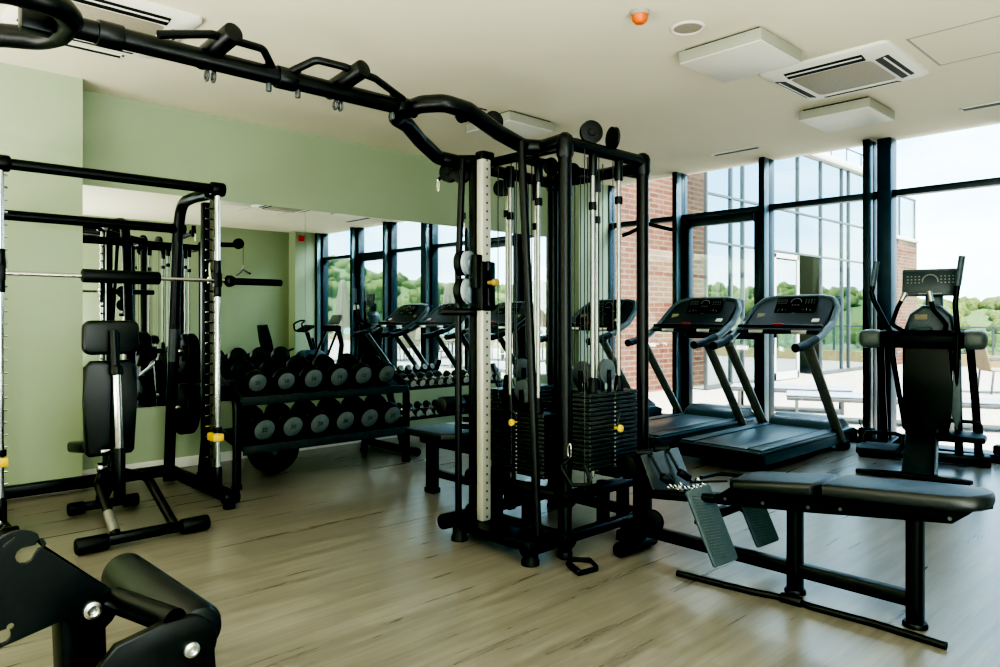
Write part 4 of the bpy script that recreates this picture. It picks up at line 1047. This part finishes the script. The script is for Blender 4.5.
obj('housing', MB().prism([(-.19, 1.08), (.19, 1.08), (.19, .7), (.18, .42), (.15, .27), (.09, .24), (.05, .32), (-.05, .34), (-.12, .27), (-.18, .32), (-.19, .7)], (.07, .02, 0), (1, 0, 0), (0, 0, 1), .34, .03), 'metal', **P)
obj('side_cover', MB().prism([(.0, 1.0), (.05, .95), (.06, .5), (.02, .33), (-.02, .5)], (.27, .0, 0), (1, 0, 0), (0, 0, 1), .3, .01), 'tread_arm', **P)
obj('console_neck', MB().prism([(-.20, 1.18), (.22, 1.18), (.20, 1.34), (.10, 1.44), (-.04, 1.44), (-.14, 1.36)], (.07, .06, 0), (1, 0, 0), (0, 0, 1), .22, .04).bar((.12, .08, 1.40), (.12, .10, 1.60), .14, .10, .02), 'tread_plastic', **P)
obj('maker_badge', MB().box((.02, -.06, 1.335), (.10, .01, .05), (.2, 0, 0), .004), 'paper', **P)
obj('cross_beam', MB().box((.02, .0, 1.135), (.72, .20, .165), None, .06, 4), 'rubber', **P)
for s in (-1, 1):
    obj('beam_cap', MB().box((.02+s*.40, .0, 1.135), (.20, .21, .172), None, .06, 4), 'disc_grey', **P, label='grey end cap of the crossbeam')
obj('cup_holder', MB().lathe([(.05, 0), (.085, 0), (.09, .012), (.085, .024), (.05, .024), (.045, .012), (.05, 0)], (.02, -.08, 1.215), (0, 0, 1), 24), 'tread_arm', **P)
sc = obj('console', MB().box((.09, .02, 1.645), (.44, .05, .25), (-.18, 0, 0), .02, 3), 'disc_grey', **P)
kw = MB()
for s in (-1, 1):
    for i in range(4):
        for j in range(3): kw.box((.09+s*(.085+.03*i), -.022+.009*(1.70-.025*j-1.645)/.05, 1.70-.028*j), (.012, .004, .010), (-.18, 0, 0))
for k in range(14):
    a = PI*k/13; kw.box((.09+.06*math.cos(a), -.018, 1.655+.06*math.sin(a)), (.010, .012, .010), (-.18, 0, 0))
kw.box((.09, -.035, 1.545), (.18, .006, .012), (-.18, 0, 0))
obj('key_mark', kw, 'led_white', sc, False)
obj('display', MB().box((.09, -.0105, 1.65), (.41, .008, .20), (-.18, 0, 0), .003), 'tread_plastic', sc, False)
for pts in ([(-.09, -.26, 1.55), (-.15, -.26, 1.42), (-.20, -.22, 1.27), (-.10, -.10, 1.20)], [(.09, -.26, 1.56), (.12, -.26, 1.40), (.22, -.22, 1.27), (.20, -.10, 1.20)]):
    h = obj('fixed_handle', MB().tube(pts, .018, 12, .06), 'rubber', **P)
    obj('sensor_grip', MB().tube([pts[0], (V(pts[0])*.45+V(pts[1])*.55)], .021, 12), 'alu', h, False)
for s, pts in ((-1, [(-.32, -.22, 1.84), (-.36, -.22, 1.56), (-.34, -.22, 1.48), (-.20, -.16, 1.17), (-.20, -.14, 1.0), (-.10, -.1, .33)]), (1, [(.33, -.18, 1.86), (.29, -.18, 1.54), (.28, -.18, 1.45), (.30, -.14, 1.17), (.29, -.14, .9), (.30, -.1, .30)])):
    h = obj('moving_arm', MB().tube(pts, [.022]*99, 12, .08), 'metal', **P)
    obj('arm_grip', MB().tube([pts[0], V(pts[0])*.2+V(pts[1])*.8], .026, 12), 'tread_arm', h, False)
for pts in ([(-.31, .04, 1.08), (-.30, .10, .6), (-.28, .2, .08)], [(.39, .04, 1.08), (.43, .10, .6), (.46, .21, .06)], [(.29, .05, 1.08), (.31, .18, .09)]):
    obj('support_leg', MB().tube(pts, .034, 12, .1), 'metal', **P)
for s, (px_, py_, pz) in ((-1, (-.26, -.58, .21)), (1, (.32, -.12, .30))):
    p = obj('pedal', MB().prism([(-.17, -.20), (.17, -.20), (.19, .0), (.15, .20), (-.15, .20), (-.19, 0)], (px_, py_, pz), (1, 0, 0), (0, 1, 0), .05, .015), 'rubber', **P)
    obj('pedal_guard', MB().tube([(px_-.15, py_+.16, pz), (px_-.15, py_+.18, pz+.11), (px_+.15, py_+.18, pz+.11), (px_+.15, py_+.16, pz)], .018, 10, .05), 'metal', p, False)
    obj('pedal_arm', MB().bar((px_, py_, pz-.03), (px_*.5, .0, .25), .05, .05, .01), 'metal', p, False)
# power box and lead between treadmill and column
pb = thing('power_box', 'small black power box with looped leads on the floor left of the blue column', 'power box', (3.82, 7.80, 0))
obj('box_body', MB().box((3.82, 7.80, .10), (.14, .10, .20), None, .01), 'rubber', pb)
obj('lead', MB().tube([(3.78, 7.77, .20), (3.76, 7.74, .29), (3.81, 7.73, .27), (3.82, 7.77, .20)], .006, 6, .03).tube([(3.84, 7.77, .2), (3.85, 7.74, .27), (3.88, 7.72, .24), (3.87, 7.68, .008), (3.83, 7.56, .008), (3.90, 7.50, .008)], .006, 6, .04), 'cable', pb)
tag(obj('socket_box', MB().box((4.98, 7.90, .115), (.16, .12, .08), None, .015), 'rubber'), 'small black box on the low rail under the window at the right edge', 'power box')

# ---------------------------------------------------------------- machines seen only in the mirror
st = thing('stepper', 'compact stepper with a wide grab bar, seen in the mirror beside the window end', 'stepper', (6.0, 7.25, 0))
P = dict(parent=st, world=False)
obj('base_frame', MB().box((0, -.3, .08), (.5, 1.1, .14), None, .03), 'metal', **P)
obj('column', MB().tube([(0, .2, .1), (0, .3, .8), (0, .2, 1.15)], .05, 12, .2), 'metal', **P)
obj('grab_bar', MB().box((0, .08, 1.12), (.50, .16, .13), None, .05, 3), 'rubber', **P)
obj('console', MB().box((0, .16, 1.29), (.36, .06, .20), (-.5, 0, 0), .02), 'disc_grey', **P)
for s in (-1, 1): obj('pedal', MB().box((s*.14, -.45, .26), (.16, .36, .06), None, .015), 'rubber', **P)
for s in (-1, 1): obj('side_leg', MB().tube([(s*.2, .08, 1.08), (s*.24, -.2, .5), (s*.22, -.5, .12)], .025, 10, .1), 'metal', **P)
bk = thing('recumbent_bike', 'recumbent exercise bike by the far wall, seen in the mirror', 'exercise bike', (7.2, 7.0, 0))
P = dict(parent=bk, world=False)
obj('base_rail', MB().box((0, .1, .16), (.14, 1.3, .10), None, .02).box((0, -.5, .05), (.5, .1, .08), None, .02).box((0, .72, .05), (.5, .1, .08), None, .02), 'metal', **P)
obj('seat', MB().box((0, -.22, .50), (.42, .36, .09), (.1, 0, 0), .03), 'vinyl', **P)
obj('backrest', MB().prism([(-.20, 0), (.20, 0), (.22, .3), (.16, .62), (-.16, .62), (-.22, .3)], (0, -.42, .58), (1, 0, 0), (0, -.22, 1), .09, .02), 'vinyl', **P)
obj('seat_post', MB().bar((0, -.3, .2), (0, -.3, .47), .1, .12, .01), 'metal', **P)
for s in (-1, 1): obj('seat_grip', MB().tube([(s*.2, -.3, .52), (s*.29, -.25, .62), (s*.29, -.02, .70)], .018, 10, .06), 'rubber', **P)
obj('flywheel_cover', MB().prism(rrect(.62, .46, .18, 5), (0, .52, .42), (0, 1, 0), (0, 0, 1), .22, .03), 'tread_plastic', **P)
obj('mast', MB().tube([(0, .62, .5), (0, .44, 1.02)], .045, 12).tube([(0, .66, .5), (0, .56, .9)], .03, 12), 'metal', **P)
obj('handlebar', MB().tube([(-.2, .26, 1.05), (-.17, .22, 1.20), (-.1, .34, 1.27), (.1, .34, 1.27), (.17, .22, 1.20), (.2, .26, 1.05), (0, .42, 1.05), (-.2, .26, 1.05)], .017, 10, .05), 'rubber', **P)
obj('console', MB().box((0, .40, 1.10), (.40, .24, .06), (.5, 0, 0), .02), 'rubber', **P)
for s in (-1, 1): obj('pedal', MB().box((s*.2, .40, .36), (.1, .13, .03), None, .008).cyl((s*.1, .48, .4), (s*.2, .40, .36), .015, n=8), 'metal', **P)

# ---------------------------------------------------------------- machine in the near left corner
def plate_holes(name, outer, holes, x, th, mat, parent):
    cu = bpy.data.curves.new(name, 'CURVE'); cu.dimensions = '2D'; cu.fill_mode = 'BOTH'; cu.extrude = th/2; cu.bevel_depth = .002
    for loop in [outer]+holes:
        sp = cu.splines.new('POLY'); sp.points.add(len(loop)-1); sp.use_cyclic_u = True
        for p, (a, b) in zip(sp.points, loop): p.co = (a, b, 0, 1)
    tmp = bpy.data.objects.new(name, cu); COL.objects.link(tmp)
    me = bpy.data.meshes.new_from_object(tmp.evaluated_get(bpy.context.evaluated_depsgraph_get()))
    bpy.data.objects.remove(tmp); bpy.data.curves.remove(cu)
    bm = bmesh.new(); bm.from_mesh(me); bpy.data.meshes.remove(me)
    bmesh.ops.transform(bm, matrix=Matrix(((0, 0, 1, x), (1, 0, 0, 0), (0, 1, 0, 0), (0, 0, 0, 1))), verts=bm.verts)
    m = MB.__new__(MB); m.bm = bm
    return obj(name, m, mat, parent, sharp=30)
fm = thing('back_bench', 'black roller bench in the near left corner, cut by the picture edge', 'exercise bench', (4.1, .5, 0))
def dogbone(cx, cy, a, L, r):
    c, s = math.cos(a), math.sin(a); pts = []
    for (ox, rr, a0) in ((L/2, r*.55, -PI*.75), (-L/2, r, PI*.25)):
        for k in range(9):
            q = a0+1.5*PI*k/8; pts.append((cx+c*(ox+rr*math.cos(q))-s*rr*math.sin(q), cy+s*(ox+rr*math.cos(q))+c*rr*math.sin(q)))
    return pts
outer = [(.02, .38), (.20, .35), (.38, .398), (.53, .43)] + arcpts((.603, .437), .072, -2.2, .75, 10) + [(.47, .66)] + arcpts((.41, .64), .075, .85, 2.2, 6) + [(.30, .665), (.02, .60)]
slot = [(.39+.035*math.cos(.65)*u - .004*math.sin(.65)*w, .69+.035*math.sin(.65)*u+.004*math.cos(.65)*w) for u, w in ((-.6, -1), (.6, -1), (.6, 1), (-.6, 1))]
sp = plate_holes('side_plate', outer, [dogbone(.448, .655, .55, .045, .026), dogbone(.385, .435, .9, .03, .022), slot], 4.14, .012, 'metal', fm)
def bolt(par, x, y, z, r=.022):
    b = obj('bolt', MB().lathe([(0, .004), (r*.36, .004), (r*.4, .012), (r*.62, .015), (r, .010), (r*1.03, 0), (0, 0)], (x, y, z), (1, 0, 0), 24), 'alu', par)
    return b
bolt(sp, 4.148, .603, .437, .026)
obj('pivot_boss', MB().cyl((3.90, .603, .437), (4.13, .603, .437), .055, n=20), 'metal', fm)
obj('frame_leg', MB().tube([(4.06, .60, .02), (4.06, .585, .42)], 1, sec=rrect(.12, .13, .02, 2), up=(0, 1, 0)), 'metal', fm)
lug = [(.50, .05), (.53, .38), (.585, .437)] + [(.70, .462)] + arcpts((.775, .378), .085, 1.8, -.6, 9) + [(.86, .20), (.90, .05)]
lg = obj('end_lug', MB().prism(lug, (4.45, 0, 0), (0, 1, 0), (0, 0, 1), .03, .006), 'metal', fm)
bolt(lg, 4.466, .782, .367, .022)
obj('link_tube', MB().tube([(4.14, .665, .45), (4.30, .705, .452), (4.44, .745, .450)], .038, 16), 'metal', fm)
obj('roller_pad', MB().cyl((3.66, .82, .375), (4.40, .835, .38), .078, n=32, bev=.035), 'vinyl', fm)
obj('roller_axle', MB().cyl((3.60, .82, .375), (4.44, .835, .38), .016, n=12), 'steel_dark', fm)
obj('guide_tube', MB().cyl((3.95, .16, .46), (3.90, .40, .70), .028, n=18), 'chrome', fm)
obj('inner_roller', MB().cyl((3.86, .33, .54), (4.12, .33, .54), .05, n=22, bev=.012), 'tread_plastic', fm)
obj('floor_beam', MB().box((4.05, .15, .05), (.08, 1.3, .07), None, .012).box((4.1, .72, .045), (.80, .09, .06), None, .012).box((4.05, -.5, .045), (.6, .08, .06), None, .012), 'metal', fm)
obj('rear_post', MB().bar((4.05, -.3, .06), (4.02, .1, .45), .08, .08, .01), 'metal', fm)
obj('thigh_pad', MB().box((3.93, -.02, .62), (.4, .26, .09), (.6, 0, 0), .03), 'vinyl', fm)
# ---------------------------------------------------------------- sky, sun, fill lamps, camera
w = bpy.data.worlds.new('sky'); SC.world = w; w.use_nodes = True
nt = w.node_tree; nt.nodes.clear(); N, L = nt.nodes, nt.links
out = N.new('ShaderNodeOutputWorld'); bg = N.new('ShaderNodeBackground'); L.new(bg.outputs[0], out.inputs[0])
tc = N.new('ShaderNodeTexCoord'); mp = N.new('ShaderNodeMapping'); mp.inputs['Scale'].default_value = (1.2, 1.2, 4.2)
L.new(tc.outputs['Generated'], mp.inputs['Vector'])
nz = N.new('ShaderNodeTexNoise'); nz.inputs['Scale'].default_value = 2.2; nz.inputs['Detail'].default_value = 7; nz.inputs['Roughness'].default_value = .55
L.new(mp.outputs[0], nz.inputs['Vector'])
cr = N.new('ShaderNodeValToRGB'); cr.color_ramp.elements[0].position = .44; cr.color_ramp.elements[1].position = .62
L.new(nz.outputs['Fac'], cr.inputs['Fac'])
sx = N.new('ShaderNodeSeparateXYZ'); L.new(tc.outputs['Generated'], sx.inputs[0])
gr = N.new('ShaderNodeValToRGB'); e = gr.color_ramp.elements
e[0].position = 0; e[0].color = (.74, .91, 1.0, 1); e[1].position = .7; e[1].color = (.12, .33, .66, 1)
x = e.new(.12); x.color = (.42, .75, 1.0, 1); x = e.new(.35); x.color = (.28, .58, .90, 1)
L.new(sx.outputs['Z'], gr.inputs['Fac'])
mx = N.new('ShaderNodeMixRGB'); L.new(cr.outputs['Color'], mx.inputs[0]); L.new(gr.outputs['Color'], mx.inputs[1]); mx.inputs[2].default_value = (.93, .99, 1.0, 1)
L.new(mx.outputs[0], bg.inputs['Color']); bg.inputs['Strength'].default_value = SKY

def lamp(name, kind, energy, loc, rot, color=(1, 1, 1), **kw):
    ld = bpy.data.lights.new(name, kind); ld.energy = energy; ld.color = color
    for k, v in kw.items(): setattr(ld, k, v)
    o = bpy.data.objects.new(name, ld); COL.objects.link(o); o.location = loc; o.rotation_euler = rot
    return o
d = V((-.36, .12, -.92)).normalized()        # sunlight travelling down, away from the open end of the terrace
sun = lamp('sun', 'SUN', SUN, (20, 10, 30), d.to_track_quat('-Z', 'Y').to_euler(), (1, .94, .84), angle=.02)
# added fill lamps, all out of view; the gym has no such sources
lamp('fill_back', 'AREA', BACK, (4.2, -3.9, 1.7), (PI/2, 0, 0), (1, .96, .88), shape='RECTANGLE', size=7.4, size_y=2.6)  # added fill behind the camera, before a solid back wall
lamp('fill_side', 'AREA', SIDE, (7.93, .2, 1.75), (PI/2, 0, PI/2), (.88, 1, .98), shape='RECTANGLE', size=2.4, size_y=2.2)  # added fill in front of the solid right wall, lights the mirror side
lamp('fill_window_head', 'AREA', FILL_HEAD, (4.0, 9.1, 4.3), V((0, -.75, -.66)).to_track_quat('-Z', 'Y').to_euler(), (.78, .93, 1), shape='RECTANGLE', size=7.5, size_y=1.2)  # added fill hidden above the window head, brightens the floor near the glass
lamp('fill_up_side', 'AREA', FILL_UP*.17, (7.3, 2.3, .35), (PI, 0, 0), (1, .97, .92), size=1.0)  # added fill aimed at the ceiling, brightens the right wall in the mirror
lamp('fill_up', 'AREA', FILL_UP, (4.2, -2.4, .5), (PI, 0, 0), (1, .97, .90), shape='RECTANGLE', size=7, size_y=2.4)  # added fill behind the camera, bounced off the ceiling
cam = bpy.data.cameras.new('camera'); co = bpy.data.objects.new('camera', cam); COL.objects.link(co)
co.location = (6.60, 0, 1.33); co.rotation_euler = (PI/2, 0, math.radians(46.637))
cam.sensor_width = 36; cam.lens = 719.2/1000*36
cam.shift_y = -(333.5-317.6)/1000
cam.clip_start = .05; cam.clip_end = 600
SC.camera = co
SC.view_settings.view_transform = 'AgX'
SC.view_settings.look = 'AgX - High Contrast'
SC.view_settings.exposure = EXPO
SC.cycles.use_denoising = True
SC.cycles.max_bounces = 10; SC.cycles.diffuse_bounces = 5; SC.cycles.glossy_bounces = 5; SC.cycles.transparent_max_bounces = 16
SC.cycles.sample_clamp_indirect = 6
SC.cycles.caustics_reflective = False; SC.cycles.caustics_refractive = False
SC.view_settings.use_curve_mapping = True
cmap = SC.view_settings.curve_mapping
cmap.extend = 'EXTRAPOLATED'; cmap.use_clip = False
cmap.black_level = (.0088, .0076, .0068)
cmap.update()
